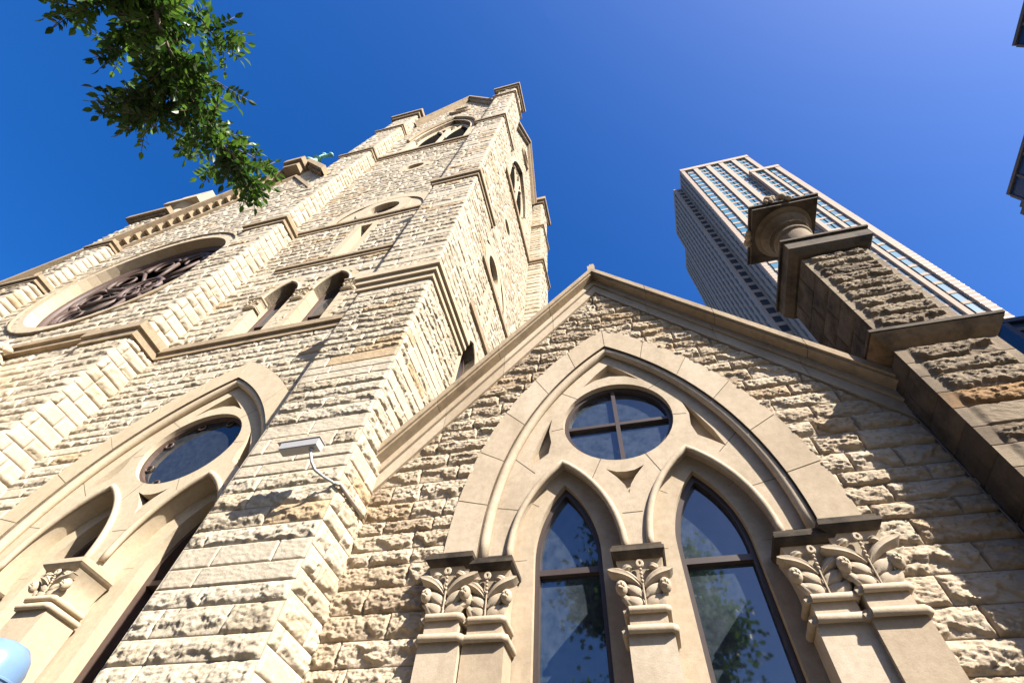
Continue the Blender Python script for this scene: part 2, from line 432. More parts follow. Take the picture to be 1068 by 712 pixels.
def box3(mb, x0, x1, y0, y1, z0, z1, chamf, tone=None):
    """slab with a chamfered lower edge (a moulded abacus or cornice stone)."""
    t = random.uniform(.3, .8) if tone is None else tone
    c = chamf
    lv = [(x0 + c, x1 - c, y0 + c, z0), (x0 + c * .35, x1 - c * .35, y0 + c * .35, z0 + c * .55), (x0, x1, y0, z0 + c), (x0, x1, y0, z1)]
    v = []
    for a, b, y, z in lv: v += [(a, y, z), (b, y, z), (b, y1, z), (a, y1, z)]
    f = [(0, 3, 2, 1)]
    for i in range(3):
        for k in range(4): f.append((4 * i + k, 4 * i + (k + 1) % 4, 4 * i + 4 + (k + 1) % 4, 4 * i + 4 + k))
    f.append((12, 13, 14, 15)); mb.add(v, f, t)

def capital(cx, w, ztop, zb, y0, yback, parent, s=1., mat='dress', dirty='dark', name='capital'):
    """foliated capital: bell, leaves, buds, two astragal rolls; the abacus slab is its child. y0: front of the shaft below."""
    mb = MB(); H = ztop - zb; hb = H * .60; zk = ztop - .145 * s   # underside of the abacus
    zr1 = zk - hb + .02
    hw = w / 2
    prof = [(hw * .86, 0), (hw * .84, .35), (hw * .9, .65), (hw * 1.06, .92), (hw * 1.12, 1)]
    v = []
    for k, (q, t) in enumerate(prof):
        yo = (q - hw * .86) * .8
        z = zr1 + (zk - zr1) * t
        v += [(cx - q, y0 - yo, z), (cx + q, y0 - yo, z), (cx + q, yback, z), (cx - q, yback, z)]
    mb.add(v, [(4 * i + k, 4 * i + (k + 1) % 4, 4 * i + 4 + (k + 1) % 4, 4 * i + 4 + k) for i in range(len(prof) - 1) for k in range(4)], .5)
    h = zk - zr1
    for sx in (1, -1):
        A = lambda d: math.radians(d) if sx > 0 else PI - math.radians(d)
        j = lambda q: q * random.uniform(.92, 1.08)
        leaf_relief(mb, (cx + sx * .012, zr1 + h * .40), A(j(57)), h * j(.68), .085 * s, y0 - .02, .065 * s, -.5 * sx, .05 * s, ns=12, blunt=True)
        leaf_relief(mb, (cx + sx * hw * .38, zr1 + h * .80), A(j(20)), hw * j(.38), .06 * s, y0 - .05 * s, .05 * s, -.7 * sx, .02 * s, blunt=True)
        leaf_relief(mb, (cx + sx * .012, zr1 + h * .20), A(j(50)), h * j(.5), .062 * s, y0 - .012, .045 * s, -.38 * sx, .01 * s)
        leaf_relief(mb, (cx + sx * .012, zr1 + h * .0), A(j(52)), h * j(.46), .062 * s, y0 - .004, .04 * s, -.5 * sx, .0)
        bx = cx + sx * hw * 1.0
        mb.ball((bx, y0 - .035 * s, zr1 + h * .40), .062 * s, 12, 8, .6, (1, 1, 1.25))
        for k in range(5):
            a = 2 * PI * k / 5
            mb.ball((bx + .02 * s * math.cos(a), y0 - .088 * s, zr1 + h * .40 + .025 * s * math.sin(a)), .02 * s, 6, 4, .5)
        leaf_relief(mb, (cx + sx * hw * .55, zr1), A(68), h * .36, .05 * s, y0, .03 * s, -.3 * sx, .02)
    mb.tube([(cx, y0 - .035 * s, zr1), (cx, y0 - .05 * s, zr1 + h * .5), (cx, y0 - .075 * s, zr1 + h * .8)], .009 * s, 6)
    for k in range(4): mb.ball((cx, y0 - (.055 + .008 * k) * s, zr1 + h * (.5 + .075 * k)), .017 * s, 8, 5)
    mb.tube([(cx + .026 * s * math.cos(a), y0 - .085 * s, zr1 + h * .85 + .03 * s * math.sin(a)) for a in [2 * PI * k / 10 for k in range(10)]], .019 * s, 6, closed=True)
    # astragal rolls round the three open sides
    for zr, ex, rr in ((zr1 - .025, .0, .036), (zb, .03, .04)):
        e = hw * .86 + ex
        mb.tube([(cx - e - .012, yback, zr), (cx - e - .012, y0 - .02, zr), (cx - e + .015, y0 - .03 - ex * .3, zr), (cx + e - .015, y0 - .03 - ex * .3, zr), (cx + e + .012, y0 - .02, zr), (cx + e + .012, yback, zr)], rr * s, 8)
    mb.box(cx - hw * .84, cx + hw * .84, y0 - .004, yback, zb - .02, zr1, .6)
    o = mb.build(name, M[mat], parent, True, 50)
    ab = MB(); box3(ab, cx - hw * 1.3, cx + hw * 1.3, y0 - .13 * s, yback, zk, zk + .1 * s, .06 * s)
    ab.box(cx - hw * 1.22, cx + hw * 1.22, y0 - .1 * s, yback, zk + .1 * s + .002, ztop, .4)
    return o, ab

# ================================================================== the church
CH = empty('church', (0, 0, 0), 'rock-faced limestone church with a tall square tower, gabled wing and traceried windows', 'church')
GX = -.05
# ---- gabled wing: wall
GAP = 10.78; SL = 1.31        # apex and slope of the frieze's lower line
def line_z(x): return GAP - SL * abs(x - GX)
def keep_wing(u, v):
    k = -sd_arch(u, v, GX, 4.93, 2.20, 4.25, -1)
    t = (GAP + .06 - SL * np.abs(u - GX) - v) / math.hypot(1, SL)
    return np.minimum(k, t)
mb = MB()
rockwall(mb, (0, 0, 0), **FR, u0=-3.66, u1=3.5, v0=2.2, v1=10.85, course=.262, cvar=.22, blen=(.42, .95), res=.0125, relief=.058, keep=keep_wing, smooth=0., seed=3, soft=.09, rag=.5)
rockwall(mb, (0, 0, 0), **FR, u0=-3.66, u1=3.5, v0=0, v1=2.2, course=.28, res=.05, relief=.07, keep=keep_wing, smooth=.1, seed=4)
wall = mb.build('gable_wall', M['wing'], CH)
# ---- frieze, coping
def rake(mb, off0, off1, y0, y1, n=5, xe=3.62, gap=.004, tone=None, apexcut=True):
    """slanting course on both sides of the gable between two vertical offsets above the frieze line."""
    for sx in (1, -1):
        for k in range(n):
            a = xe * k / n + (gap if k else 0); b = xe * (k + 1) / n - gap
            p = [(GX + sx * a, line_z(GX + a) + off0), (GX + sx * b, line_z(GX + b) + off0), (GX + sx * b, line_z(GX + b) + off1), (GX + sx * a, line_z(GX + a) + off1)]
            mb.prism(p, y0, y1, tone)
        mb.prism([(GX, GAP + off0 + .002), (GX + sx * xe, GAP - SL * xe + off0 + .002), (GX + sx * xe, GAP - SL * xe + off1 - .002), (GX, GAP + off1 - .002)], y0 + .008, y1 - .003, .02)
mb = MB()
rake(mb, 0, .285, -.055, .25, 4)
rake(mb, .30, .50, -.095, .25, 4)
fr = mb.build('gable_frieze', M['dress'], CH)
mb = MB()
for n, o0, o1, y in ((4, .47, .53, -.26), (4, .53, .69, -.30)):
    rake(mb, o0, o1, y, .3, n, 3.75)
cop = mb.build('gable_coping', M['dull'], CH)
mb = MB()
for k, (a, w, hh) in enumerate(((0, .16, .12), (.02, .1, .19), (-.05, .05, .1))):
    mb.box(GX + a - w / 2, GX + a + w / 2, -.28 + k * .003, -.02, GAP + .62, GAP + .72 + hh, .5)
mb.build('apex_stone', M['dull'], CH)
# roof behind the gable
mb = MB()
mb.prism([(-3.6, 6.2), (3.6, 6.2), (GX, GAP + .38)], .3, 14.)
mb.build('wing_roof', M['slate'], CH)

# ---- gothic two-light traceried window
def traceried(x0, y0, zs, sx, sz, frame, glass, foils, zb, mats=('dress', 'dress'), deep=1., caplow=3.97):
    """x0 axis, y0 wall plane, zs height of the capitals' top. Built at the wing's measures and scaled."""
    X = lambda x: x0 + x * sx
    Z = lambda z: zs + (z - 4.87) * sz
    D = lambda d: y0 + (d if d <= .1 else .1 + (d - .1) * deep) * sx
    W = MB()   # plate
    roz = 7.06; lx = .825; lw = .685; lr = 1.39; lz = 4.93
    outer = arch_pts(x0, Z(4.93), 1.86 * sx, 3.86 * sz, 16, zb)
    lanc = [arch_pts(X(s * lx), Z(lz), lw * sx, lr * sz, 12, zb + .02) for s in (-1, 1)]
    el = lambda r: [(X(r * math.cos(2 * PI * k / 44)), Z(roz + r * math.sin(2 * PI * k / 44))) for k in range(44)]
    def tri(pts): return [(X(a), Z(b)) for a, b in pts]
    RR = 1.06
    def arcp(a0, a1, r, n=5): return [(r * math.cos(math.radians(a0 + (a1 - a0) * i / n)), roz + r * math.sin(math.radians(a0 + (a1 - a0) * i / n))) for i in range(n + 1)]
    sp = [tri([(-.25, 6.13), (-.12, 6.065), (0, 6.05), (.12, 6.065), (.25, 6.13), (.12, 5.97), (.04, 5.84), (0, 5.7), (-.04, 5.84), (-.12, 5.97)]),
          tri([(.97, 7.25), (1.1, 6.98), (1.25, 6.6), (1.33, 6.28), (1.18, 6.42), (1.03, 6.54), (.99, 6.75), (1.02, 6.98)]),
          tri([(-.97, 7.25), (-1.02, 6.98), (-.99, 6.75), (-1.03, 6.54), (-1.18, 6.42), (-1.33, 6.28), (-1.25, 6.6), (-1.1, 6.98)]),
          tri([(0, 8.4), (.22, 8.18), (.45, 7.9), (.25, 8.03), (0, 8.08), (-.25, 8.03), (-.45, 7.9), (-.22, 8.18)])]
    W.plate(outer, lanc + [el(.80)] + sp, D(.10), D(.24), .6)
    # recessed ground behind the spandrels and the second order round the lights
    inner2 = [arch_pts(X(s * (lx + .01)), Z(5.0), .405 * sx, 1.06 * sz, 12, zb + .02) for s in (-1, 1)]
    W.plate(outer, inner2 + [el(.795)], D(.24), D(.40), .45)
    for s in (-1, 1):   # joints
        strip(W, (X(s * .56), Z(roz + .57)), (X(s * .93), Z(roz + .86)), D(.10))
        strip(W, (X(s * .3), Z(roz - .74)), (X(s * .46), Z(roz - 1.1)), D(.10))
        strip(W, (X(s * .8), Z(roz - .06)), (X(s * .98), Z(roz - .08)), D(.10))
        strip(W, (X(s * 1.5), Z(5.0)), (X(s * 1.8), Z(5.0)), D(.10)); strip(W, (X(s * 1.42), Z(5.62)), (X(s * 1.78), Z(5.7)), D(.10))
        strip(W, (X(s * 1.22), Z(6.2)), (X(s * 1.63), Z(6.62)), D(.10))
        for q in (.5, -.5):
            strip(W, (X(s * lx + q), Z(5.0)), (X(s * lx + q * 1.3), Z(5.0)), D(.24), .005, .05)
            strip(W, (X(s * lx + q * .72), Z(5.75)), (X(s * lx + q * 1.02), Z(5.85)), D(.24), .005, .05)
    strip(W, (X(-.12), Z(5.42)), (X(.12), Z(5.42)), D(.10))
    win = W.build('traceried_window', M[mats[0]], CH, True, 30)
    R = MB()   # roll mouldings
    P = lambda pts, y: [(a, y, b) for a, b in pts]
    R.tube(P(arch_pts(x0, Z(4.93), 1.82 * sx, 3.79 * sz, 18), D(.05)), .066 * sx, 10)
    for s in (-1, 1):
        R.tube(P(arch_pts(X(s * lx), Z(lz), (lw - .0) * sx, (lr + .0) * sz, 14), D(.085)), .043 * sx, 8)
    R.build('roll_moulding', M[mats[0]], win, True)
    B = MB()
    band(B, x0, Z(4.90), 1.87 * sx, 3.88 * sz, 2.29 * sx, 4.40 * sz, D(-.045), D(.12), 6, 4)
    B.build('hood_band', M[mats[0]], win)
    # frames and panes
    for s in (-1, 1):
        F = MB(); c = X(s * (lx + .01))
        a = arch_pts(c, Z(5.0), .402 * sx, 1.055 * sz, 12, zb + .1); b = arch_pts(c, Z(5.0), .35 * sx, .95 * sz, 12, zb + .1)
        F.plate(a + [], [], D(.47), D(.48), .5) if False else None
        n = len(a)
        for i in range(n - 1):
            F.prism([a[i], a[i + 1], b[i + 1], b[i]], D(.33), D(.43), .5)
        zt = Z(4.88)
        F.box(c - .36 * sx, c + .36 * sx, D(.335), D(.425), zt - .035 * sz, zt + .035 * sz, .5)
        f = F.build('light_frame', frame, win)
        G = MB(); g = arch_pts(c, Z(5.0), .36 * sx, .97 * sz, 12, zb + .05)
        G.prism(g, D(.405), D(.415), .5); G.build('pane', glass, win)
    ry = (.19, .30, .265, .735) if not foils else (.14, .20, .175, .755)
    F = MB()
    for i in range(44):
        a0, a1 = 2 * PI * i / 44, 2 * PI * (i + 1) / 44
        F.prism([(X(r * math.cos(a)), Z(roz + r * math.sin(a))) for r, a in ((.80, a0), (.80, a1), (ry[3], a1), (ry[3], a0))], D(ry[0]), D(ry[1]), .5)
    if foils:
        for k in range(8):
            a = 2 * PI * (k + .5) / 8
            F.tube([(X(.7 * math.cos(a) + .06 * math.cos(t)), D(.165), Z(roz + .7 * math.sin(a) + .06 * math.sin(t))) for t in [2 * PI * j / 10 for j in range(10)]], .013 * sx, 6, closed=True)
    else:
        F.box(X(-.75), X(.75), D(.20), D(.29), Z(roz - .028), Z(roz + .028), .5); F.box(X(-.03), X(.03), D(.197), D(.293), Z(roz - .75), Z(roz + .75), .5)
    F.build('roundel_frame', frame, win)
    G = MB(); G.prism(el(.77), D(ry[2]), D(ry[2] + .01), .5); G.build('pane', glass, win)
    # capitals and shafts
    caps = [(-2.11, .44, .0, 4.87), (-1.66, .44, .06, 4.81), (-.02, .43, .06, 4.81), (1.62, .44, .06, 4.81), (2.05, .44, .0, 4.87)]
    A = MB()
    for cx, w, dy, zt in caps:
        if deep > 1 and cx > 1: dy += .2
        yf = D(-.14 + dy); yb = D(.22)
        o, ab = capital(X(cx), w * sx, Z(zt), Z(caplow), yf, yb, win, sx * (.9 / (4.87 - caplow + 1e-9)) ** -.6, mats[1])
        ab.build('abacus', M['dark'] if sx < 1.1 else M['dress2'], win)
        A = MB(); A.box(X(cx - w * .495), X(cx + w * .495), yf, yb, zb, Z(caplow) - .02, None)
        A.build('shaft', M[mats[1]], win)
    for s in (-1, 1):   # jamb behind the shafts
        A = MB(); A.box(min(X(s * 1.84), X(s * 2.3)), max(X(s * 1.84), X(s * 2.3)), D(.05), D(.24), zb, Z(4.8), .5); A.build('jamb', M[mats[1]], win)
    return win
wing_win = traceried(GX, 0., 4.87, 1., 1., M['frame'], M['glass'], False, 2.3)

# ---- tower -----------------------------------------------------------------
TX0, TX1 = -5.45, -3.65       # front corner buttress
RY = .1                       # recessed front wall
def pil(name, mb, mat, parent=CH, **k): return mb.build(name, mat, parent, **k)
# stage heights
S1, S2, S3, S4 = 11.55, 20.5, 34.2, 46.3
buttresses = []
def shaft_faces(mb, x0, x1, y0, y1, z0, z1, res, seed, course=.27, relief=.06, left=False, smooth=.16, mar=.0):
    rockwall(mb, (0, y0, 0), **FR, u0=x0, u1=x1, v0=z0, v1=z1, course=course, blen=(.7, 1.5), res=res, relief=relief, smooth=smooth, seed=seed, margin=(mar, mar), quoin=.45)
    rockwall(mb, (x1, 0, 0), **RT, u0=y0, u1=y1, v0=z0, v1=z1, course=course, res=res * 1.3, relief=relief, smooth=smooth, seed=seed, margin=(mar, 0), quoin=.45)
    mb.add([(x0, y0, z0), (x0, y1, z0), (x0, y1, z1), (x0, y0, z1)], [(0, 3, 2, 1)], .5)
def cornice(mb, x0, x1, y0, y1, z0, h, p, steps=2):
    """moulded string round front, right and left of a buttress."""
    hh = h / (steps + 1)
    for k in range(steps + 1):
        q = p * (k + 1) / (steps + 1)
        mb.box(x0 - q, x1 + q, y0 - q, y1, z0 + k * hh + .001 * k, z0 + (k + 1) * hh)
# front right corner buttress
mb = MB()
shaft_faces(mb, TX0, TX1, -.76, 1.35, 2.2, S1, .0155, 21, .262, .043, smooth=.24, mar=.035)
shaft_faces(mb, TX0, TX1, -.76, 1.35, 0, 2.2, .05, 22, .3)
shaft_faces(mb, TX0, -3.70, -.71, 1.35, 12.2, S2, .035, 23, .34, .046)
shaft_faces(mb, TX0, -3.75, -.66, 1.35, 20.95, S3, .06, 24, .42, .06)
shaft_faces(mb, TX0, -3.8, -.6, 1.4, 34.7, S4, .09, 25, .5, .07)
shaft_faces(mb, TX0, -3.8, -.6, 1.2, S4 + .5, 49.6, .1, 26, .4, .09)
B1 = mb.build('corner_buttress', M['tower'], CH)
mb = MB()
cornice(mb, TX0, TX1, -.76, 1.45, S1, .6, .2, 2)
c1 = mb.build('cornice', M['dress2'], B1)
for a in ((TX0, -3.7, -.71, 1.45, S2, .45, .16, 1), (TX0, -3.75, -.66, 1.45, S3, .5, .17, 1), (TX0, -3.8, -.6, 1.45, S4, .5, .18, 1)):
    mb = MB(); cornice(mb, *a); mb.build('cornice', M['dull'], B1)
mb = MB(); mb.box(-5.65, -3.6, -.8, 1.4, 49.6, 49.95); mb.box(-5.8, -3.45, -.95, 1.5, 49.952, 50.5); mb.box(-5.5, -3.8, -.6, 1.2, 50.502, 51.6)
mb.build('pinnacle_cap', M['dull'], B1)

# front left corner buttress
LB = [(-13.75, -12.1, -.76, 0, 11.7), (-13.9, -12.1, -.72, 12.25, 20.4), (-14.9, -12.7, -.68, 20.9, 34.2), (-15.2, -13.0, -.64, 34.7, 43.2), (-15.3, -13.1, -.6, 43.7, 49.4)]
mb = MB()
for k, (x0, x1, y, z0, z1) in enumerate(LB):
    shaft_faces(mb, x0, x1, y, .2, z0, z1, (.035, .045, .08, .1, .1)[k], 40 + k, (.32, .36, .42, .5, .5)[k], .058, smooth=.22, mar=.06)
B2 = mb.build('corner_buttress', M['tower'], CH)
for k, (x0, x1, y, z0, z1) in enumerate(LB[:-1]):
    mb = MB(); cornice(mb, x0, x1, y, .1, z1, LB[k + 1][3] - z1, .17, 1); mb.build('cornice', M['dull'], B2)
mb = MB(); mb.box(-15.55, -12.9, -.8, 1.4, 49.4, 49.9); mb.box(-15.75, -12.7, -.95, 1.5, 49.902, 50.5); mb.box(-14.9, -13.4, -.5, 1.2, 50.502, 51.6)
mb.build('pinnacle_cap', M['dull'], B2)

# back right corner buttress
mb = MB()
for k, (x1, y0, y1, z0, z1) in enumerate([(-3.45, 9.4, 11.6, 8, 34.2), (-3.5, 9.45, 11.6, 34.7, 41.5), (-3.55, 9.5, 11.5, 42, 48)]):
    shaft_faces(mb, -4.5, x1, y0, y1, z0, z1, .1, 60 + k, .45, .065)
B3 = mb.build('corner_buttress', M['tower'], CH)
for a in ((-4.5, -3.45, 9.4, 11.7, 34.2, .5, .2, 1), (-4.5, -3.5, 9.45, 11.7, 41.5, .5, .18, 1)):
    mb = MB(); cornice(mb, *a); mb.build('cornice', M['dull'], B3)
mb = MB(); mb.box(-4.6, -3.4, 9.3, 11.7, 48, 48.4); mb.box(-4.8, -3.2, 9.1, 11.9, 48.402, 49.0)
mb.build('pinnacle_cap', M['dull'], B3)

# windows of the tower
def lancet(cx, y0, zsill, zs, w, r, face='F', X=None, name='lancet_window', bw=.3, depth=.5, mull=False, frame=None, glass=None, proud=.04, roll=True, legs=True, mat='dress2', caps=False):
    """one arched light: surround, frame, pane. Built facing -Y; face 'R' turns it to face +X about the tower corner."""
    B = MB()
    band(B, cx, zs, w, r, w + bw, r + bw * (1.05 if r <= w * 1.05 else 1.2), y0 - proud, y0 + depth, 5, 4, zb=zsill if legs else None, nleg=4)
    F = MB()
    a = arch_pts(cx, zs, w, r, 12, zsill); b = arch_pts(cx, zs, w * .86, r * .87, 12, zsill)
    for i in range(len(a) - 1): F.prism([a[i], a[i + 1], b[i + 1], b[i]], y0 + depth * .55, y0 + depth * .8, .5)
    F.box(cx - w * .9, cx + w * .9, y0 + depth * .6, y0 + depth * .75, zsill + (zs - zsill) * .55, zsill + (zs - zsill) * .55 + w * .12, .5)
    if mull:
        F.box(cx - w * .06, cx + w * .06, y0 + depth * .2, y0 + depth * .6, zsill, zs + r * .5, .5)
        for s in (-1, 1):
            F.tube([(p, y0 + depth * .65, q) for p, q in arch_pts(cx + s * w * .5, zs, w * .46, r * .62, 8)], w * .06, 6)
        F.tube([(p, y0 + depth * .65, q) for p, q in circ(cx, zs + r * .62, w * .2, 12)], w * .05, 6, closed=True)
    G = MB(); G.prism(arch_pts(cx, zs, w * .95, r * .95, 12, zsill + .02), y0 + depth * .7, y0 + depth * .72, .5)
    out = []
    win = B.build(name, M[mat], CH)
    f = F.build('window_frame', frame or M['wood'], win); g = G.build('pane', glass or M['glassb'], win)
    if roll:
        R = MB(); R.tube([(p, y0 - proud, q) for p, q in arch_pts(cx, zs, w + .05, r + .06, 12)], .05, 6); R.build('roll_moulding', M[mat], win, True)
    return win
def turn(win, dx, dy):
    """turn a window built facing -Y so that it faces +X: (x, y) -> (dx - y, dy + x)."""
    win.rotation_euler = (0, 0, PI / 2); win.location = (dx, dy, 0)
def oculus(cx, y0, cz, r, bw, name='oculus_window', depth=.45, arch=None):
    B = MB(); ring(B, cx, cz, r, r + bw, y0 - .05, y0 + depth, 8, 5)
    if arch: band(B, cx, arch[0], arch[1], arch[1], arch[1] + .5, arch[1] + .55, y0 - .06, y0 + .2, 5, 4)
    if arch:
        out = arch_pts(cx, arch[0], arch[1] + .01, arch[1] + .01, 14); out = [(cx - arch[1], arch[0] - .02)] + out + [(cx + arch[1], arch[0] - .02)]
        B.plate(out, [circ(cx, cz, r + bw - .01, 30)], y0 + .0, y0 + .2, .6)
    win = B.build(name, M['dress2'], CH)
    F = MB(); F.tube([(p, y0 + depth * .5, q) for p, q in circ(cx, cz, r * .93, 20)], r * .09, 6, closed=True)
    F.box(cx - r * .9, cx + r * .9, y0 + depth * .45, y0 + depth * .55, cz - r * .05, cz + r * .05); F.box(cx - r * .05, cx + r * .05, y0 + depth * .44, y0 + depth * .56, cz - r * .9, cz + r * .9)
    F.build('window_frame', M['wood'], win)
    G = MB(); G.prism(circ(cx, cz, r * .97, 30), y0 + depth * .6, y0 + depth * .62); G.build('pane', M['glassb'], win)
    return win
WX = -8.33     # axis of the big window
big = traceried(WX, RY, 5.52, 1.3, 1.16, M['wood'], M['glassb'], True, 2.0, ('dress2', 'dress2'), 1.9, 4.22)
PX = (-9.62, -7.83)
for px in PX: lancet(px, RY, 12.15, 14.45, .56, 1.0, bw=.33, depth=.6, legs=True)
capb = MB()
for px, w in ((-10.35, .36), (-8.72, .36), (-7.05, .36)):
    o, ab = capital(px, w, 14.5, 13.95, RY - .06, RY + .2, CH, .75, 'dress2'); ab.build('abacus', M['dress2'], o)
# string courses on the recessed front
for a in ((-12.0, TX0, RY, RY + .3, 11.7, .42, .15, 1), (-10.8, -6.3, RY, RY + .2, 16.6, .35, .12, 1), (-12.7, TX0, RY, RY + .3, 20.6, .4, .14, 1), (-12.9, TX0, RY, RY + .3, 34.3, .6, .2, 1)):
    mb = MB(); cornice(mb, *a); mb.build('string_course', M['dull'], CH)
oculus(-8.4, RY, 22.15, .72, .55, arch=(21.3, 2.0))
oculus(-8.8, RY, 29.7, .55, .4)
# slit window
B = MB(); B.box(-9.05, -8.75, RY - .05, RY + .5, 17.0, 20.4); B.box(-8.25, -7.95, RY - .05, RY + .5, 17.0, 20.4); B.box(-8.748, -8.252, RY - .05, RY + .5, 20.1, 20.4)
slit = B.build('slit_window', M['dress2'], CH)
G = MB(); G.box(-8.75, -8.25, RY + .3, RY + .32, 17, 20.2); G.build('pane', M['glassb'], slit)
# belfry opening
def belfry(cx, y0, zs=39.0, ap=5.6, w=2.1):
    return lancet(cx, y0, 35.0, zs, w, ap, name='belfry_window', bw=.4, depth=.4, mull=True, frame=M['dress2'], glass=M['black'], proud=.06)
belfry(-8.95, RY)
hood = MB(); hood.tube([(p, RY - .14, q) for p, q in arch_pts(-8.95, 39.0, 2.6, 6.3, 14)], .14, 6, .4); hood.build('belfry_hood', M['dull'], CH)
def keep_front(u, v):
    k = -sd_arch(u, v, WX, 5.55, 2.24 * 1.3, 4.3 * 1.16, -1)
    for px in PX: k = np.minimum(k, -sd_arch(u, v, px, 14.45, .62, 1.06, 12.0))
    k = np.minimum(k, np.hypot(u + 8.4, v - 22.15) - .85)
    k = np.minimum(k, -sd_arch(u, v, -8.4, 21.3, 2.06, 2.06, 21.25))
    k = np.minimum(k, np.hypot(u + 8.8, v - 29.7) - .62)
    k = np.minimum(k, np.maximum(np.abs(u + 8.5) - .35, np.abs(v - 18.6) - 1.7))
    k = np.minimum(k, -sd_arch(u, v, -8.95, 39.0, 2.2, 5.7, 34.8))
    return k
mb = MB()
rockwall(mb, (0, RY, 0), **FR, u0=-12.3, u1=-5.3, v0=2., v1=11.75, course=.28, res=.026, relief=.046, keep=keep_front, smooth=.08, seed=31, soft=.12)
rockwall(mb, (0, RY, 0), **FR, u0=-12.3, u1=-5.3, v0=12.1, v1=20.6, course=.34, blen=(.6, 1.2), res=.04, relief=.06, keep=keep_front, smooth=.08, seed=32, soft=.12)
rockwall(mb, (0, RY, 0), **FR, u0=-13.2, u1=-5.3, v0=21., v1=34.3, course=.42, blen=(.8, 1.5), res=.065, relief=.065, keep=keep_front, smooth=.05, seed=33, soft=.15)
def keep_gable(u, v):
    return np.minimum(keep_front(u, v), 56.3 - 2.6 * np.abs(u + 9.2) - v)
rockwall(mb, (0, RY, 0), **FR, u0=-13.4, u1=-5.3, v0=34.8, v1=56., course=.5, blen=(.9, 1.7), res=.09, relief=.07, keep=keep_gable, smooth=.05, seed=34, soft=.2)
# recessed right-hand side wall
SX = -4.5
def keep_side(u, v):
    k = np.hypot(u - 4.0, v - 22.15) - .85
    k = np.minimum(k, -sd_arch(u, v, 4.0, 21.3, 2.06, 2.06, 21.25))
    k = np.minimum(k, np.hypot(u - 4.6, v - 29.3) - .62)
    k = np.minimum(k, -sd_arch(u, v, 5.4, 39.0, 2.2, 5.7, 34.8))
    for px in (3.6, 5.4): k = np.minimum(k, -sd_arch(u, v, px, 14.45, .62, 1.06, 12.0))
    k = np.minimum(k, 56.3 - 2.6 * np.abs(u - 5.4) - v)
    return k
rockwall(mb, (SX, 0, 0), **RT, u0=1.3, u1=9.5, v0=8., v1=20.6, course=.36, blen=(.6, 1.2), res=.06, relief=.06, keep=keep_side, smooth=.08, seed=35, soft=.12)
rockwall(mb, (SX, 0, 0), **RT, u0=1.3, u1=9.5, v0=20.6, v1=56, course=.45, blen=(.8, 1.6), res=.09, relief=.065, keep=keep_side, smooth=.05, seed=36, soft=.15)
tw = mb.build('tower_wall', M['tower'], CH)
for w in (oculus(0, 0, 22.15, .72, .55, arch=(21.3, 2.0)),): turn(w, SX, 4.0)
turn(oculus(0, 0, 29.3, .55, .4), SX, 4.6)
turn(belfry(0, 0), SX, 5.4)
for px in (3.6, 5.4): turn(lancet(0, 0, 12.15, 14.45, .56, 1.0, bw=.33, depth=.6), SX, px)
B = MB(); B.box(-.5, -.25, -.05, .4, 17.0, 20.4); B.box(.25, .5, -.05, .4, 17.0, 20.4); B.box(-.248, .248, -.05, .4, 20.1, 20.4)
w = B.build('slit_window', M['dress2'], CH); G = MB(); G.box(-.25, .25, .3, .32, 17, 20.2); G.build('pane', M['glassb'], w); turn(w, SX, 4.2)
for p, za, zb_ in ((.14, 20.65, 21.0), (.2, 34.4, 35.0), (.12, 16.6, 16.95), (.15, 11.7, 12.1)):
    mb = MB(); mb.box(SX - .2, SX + p, 1.36, 9.39, za, zb_); mb.build('string_course', M['dull'], CH)
# gable copings of the belfry stage
def tower_gable(face):
    mb = MB()
    cx = -9.2 if face == 'F' else 0
    ya = RY if face == 'F' else 0
    for s in (1, -1):
        mb.prism([(cx, 55.9), (cx + s * 3.6, 46.9), (cx + s * 3.6, 47.6), (cx, 56.6)], ya - .3, ya + .6)
        mb.prism([(cx, 56.603), (cx + s * 3.7, 47.353), (cx + s * 3.7, 47.8), (cx, 57.1)], ya - .5, ya + .7)
    mb.tube([(p, ya - .12, q) for p, q in circ(cx, 49.6, .9, 20)], .16, 6, .4, closed=True)
    return mb.build('gable_coping', M['dull'], CH)
tower_gable('F'); g = tower_gable('R'); turn(g, SX, 5.4)
mb = MB(); mb.box(-12.9, -5.4, 1.3, 9.0, 45, 51.5); mb.build('tower_roof', M['slate'], CH)

# ---- nave front with the rose window ----------------------------------------
NY = -.62; RXc, RZc, RRr = -17.35, 17.75, 3.55
NAX, NAZ, NSL = -16.9, 33.6, 1.52
def keep_nave(u, v):
    k = np.hypot(u - RXc, v - RZc) - RRr - .05
    return np.minimum(k, NAZ - NSL * np.abs(u - NAX) - v)
mb = MB()
rockwall(mb, (0, NY, 0), **FR, u0=-27.0, u1=-13.6, v0=0., v1=12.2, course=.36, blen=(.6, 1.3), res=.055, relief=.06, smooth=.1, seed=51)
rockwall(mb, (0, NY, 0), **FR, u0=-27.0, u1=-13.6, v0=12.6, v1=33.4, course=.4, blen=(.7, 1.4), res=.07, relief=.065, keep=keep_nave, smooth=.06, seed=52, soft=.15)
nw = mb.build('nave_wall', M['tower'], CH)
B = MB(); ring(B, RXc, RZc, RRr, RRr + .4, NY - .05, NY + .8, 14, 4)
rose = B.build('rose_window', M['dress2'], CH)
R = MB(); R.tube([(p, NY - .06, q) for p, q in circ(RXc, RZc, RRr + .43, 40)], .06, 6, .4, closed=True); R.build('hood_moulding', M['dull'], rose, True)
F = MB()
F.tube([(p, NY + .5, q) for p, q in circ(RXc, RZc, RRr - .12, 40)], .15, 8, closed=True)
F.tube([(p, NY + .56, q) for p, q in circ(RXc, RZc, RRr - .5, 40)], .12, 8, closed=True)
F.tube([(p, NY + .5, q) for p, q in circ(RXc, RZc, .8, 24)], .1, 8, closed=True)
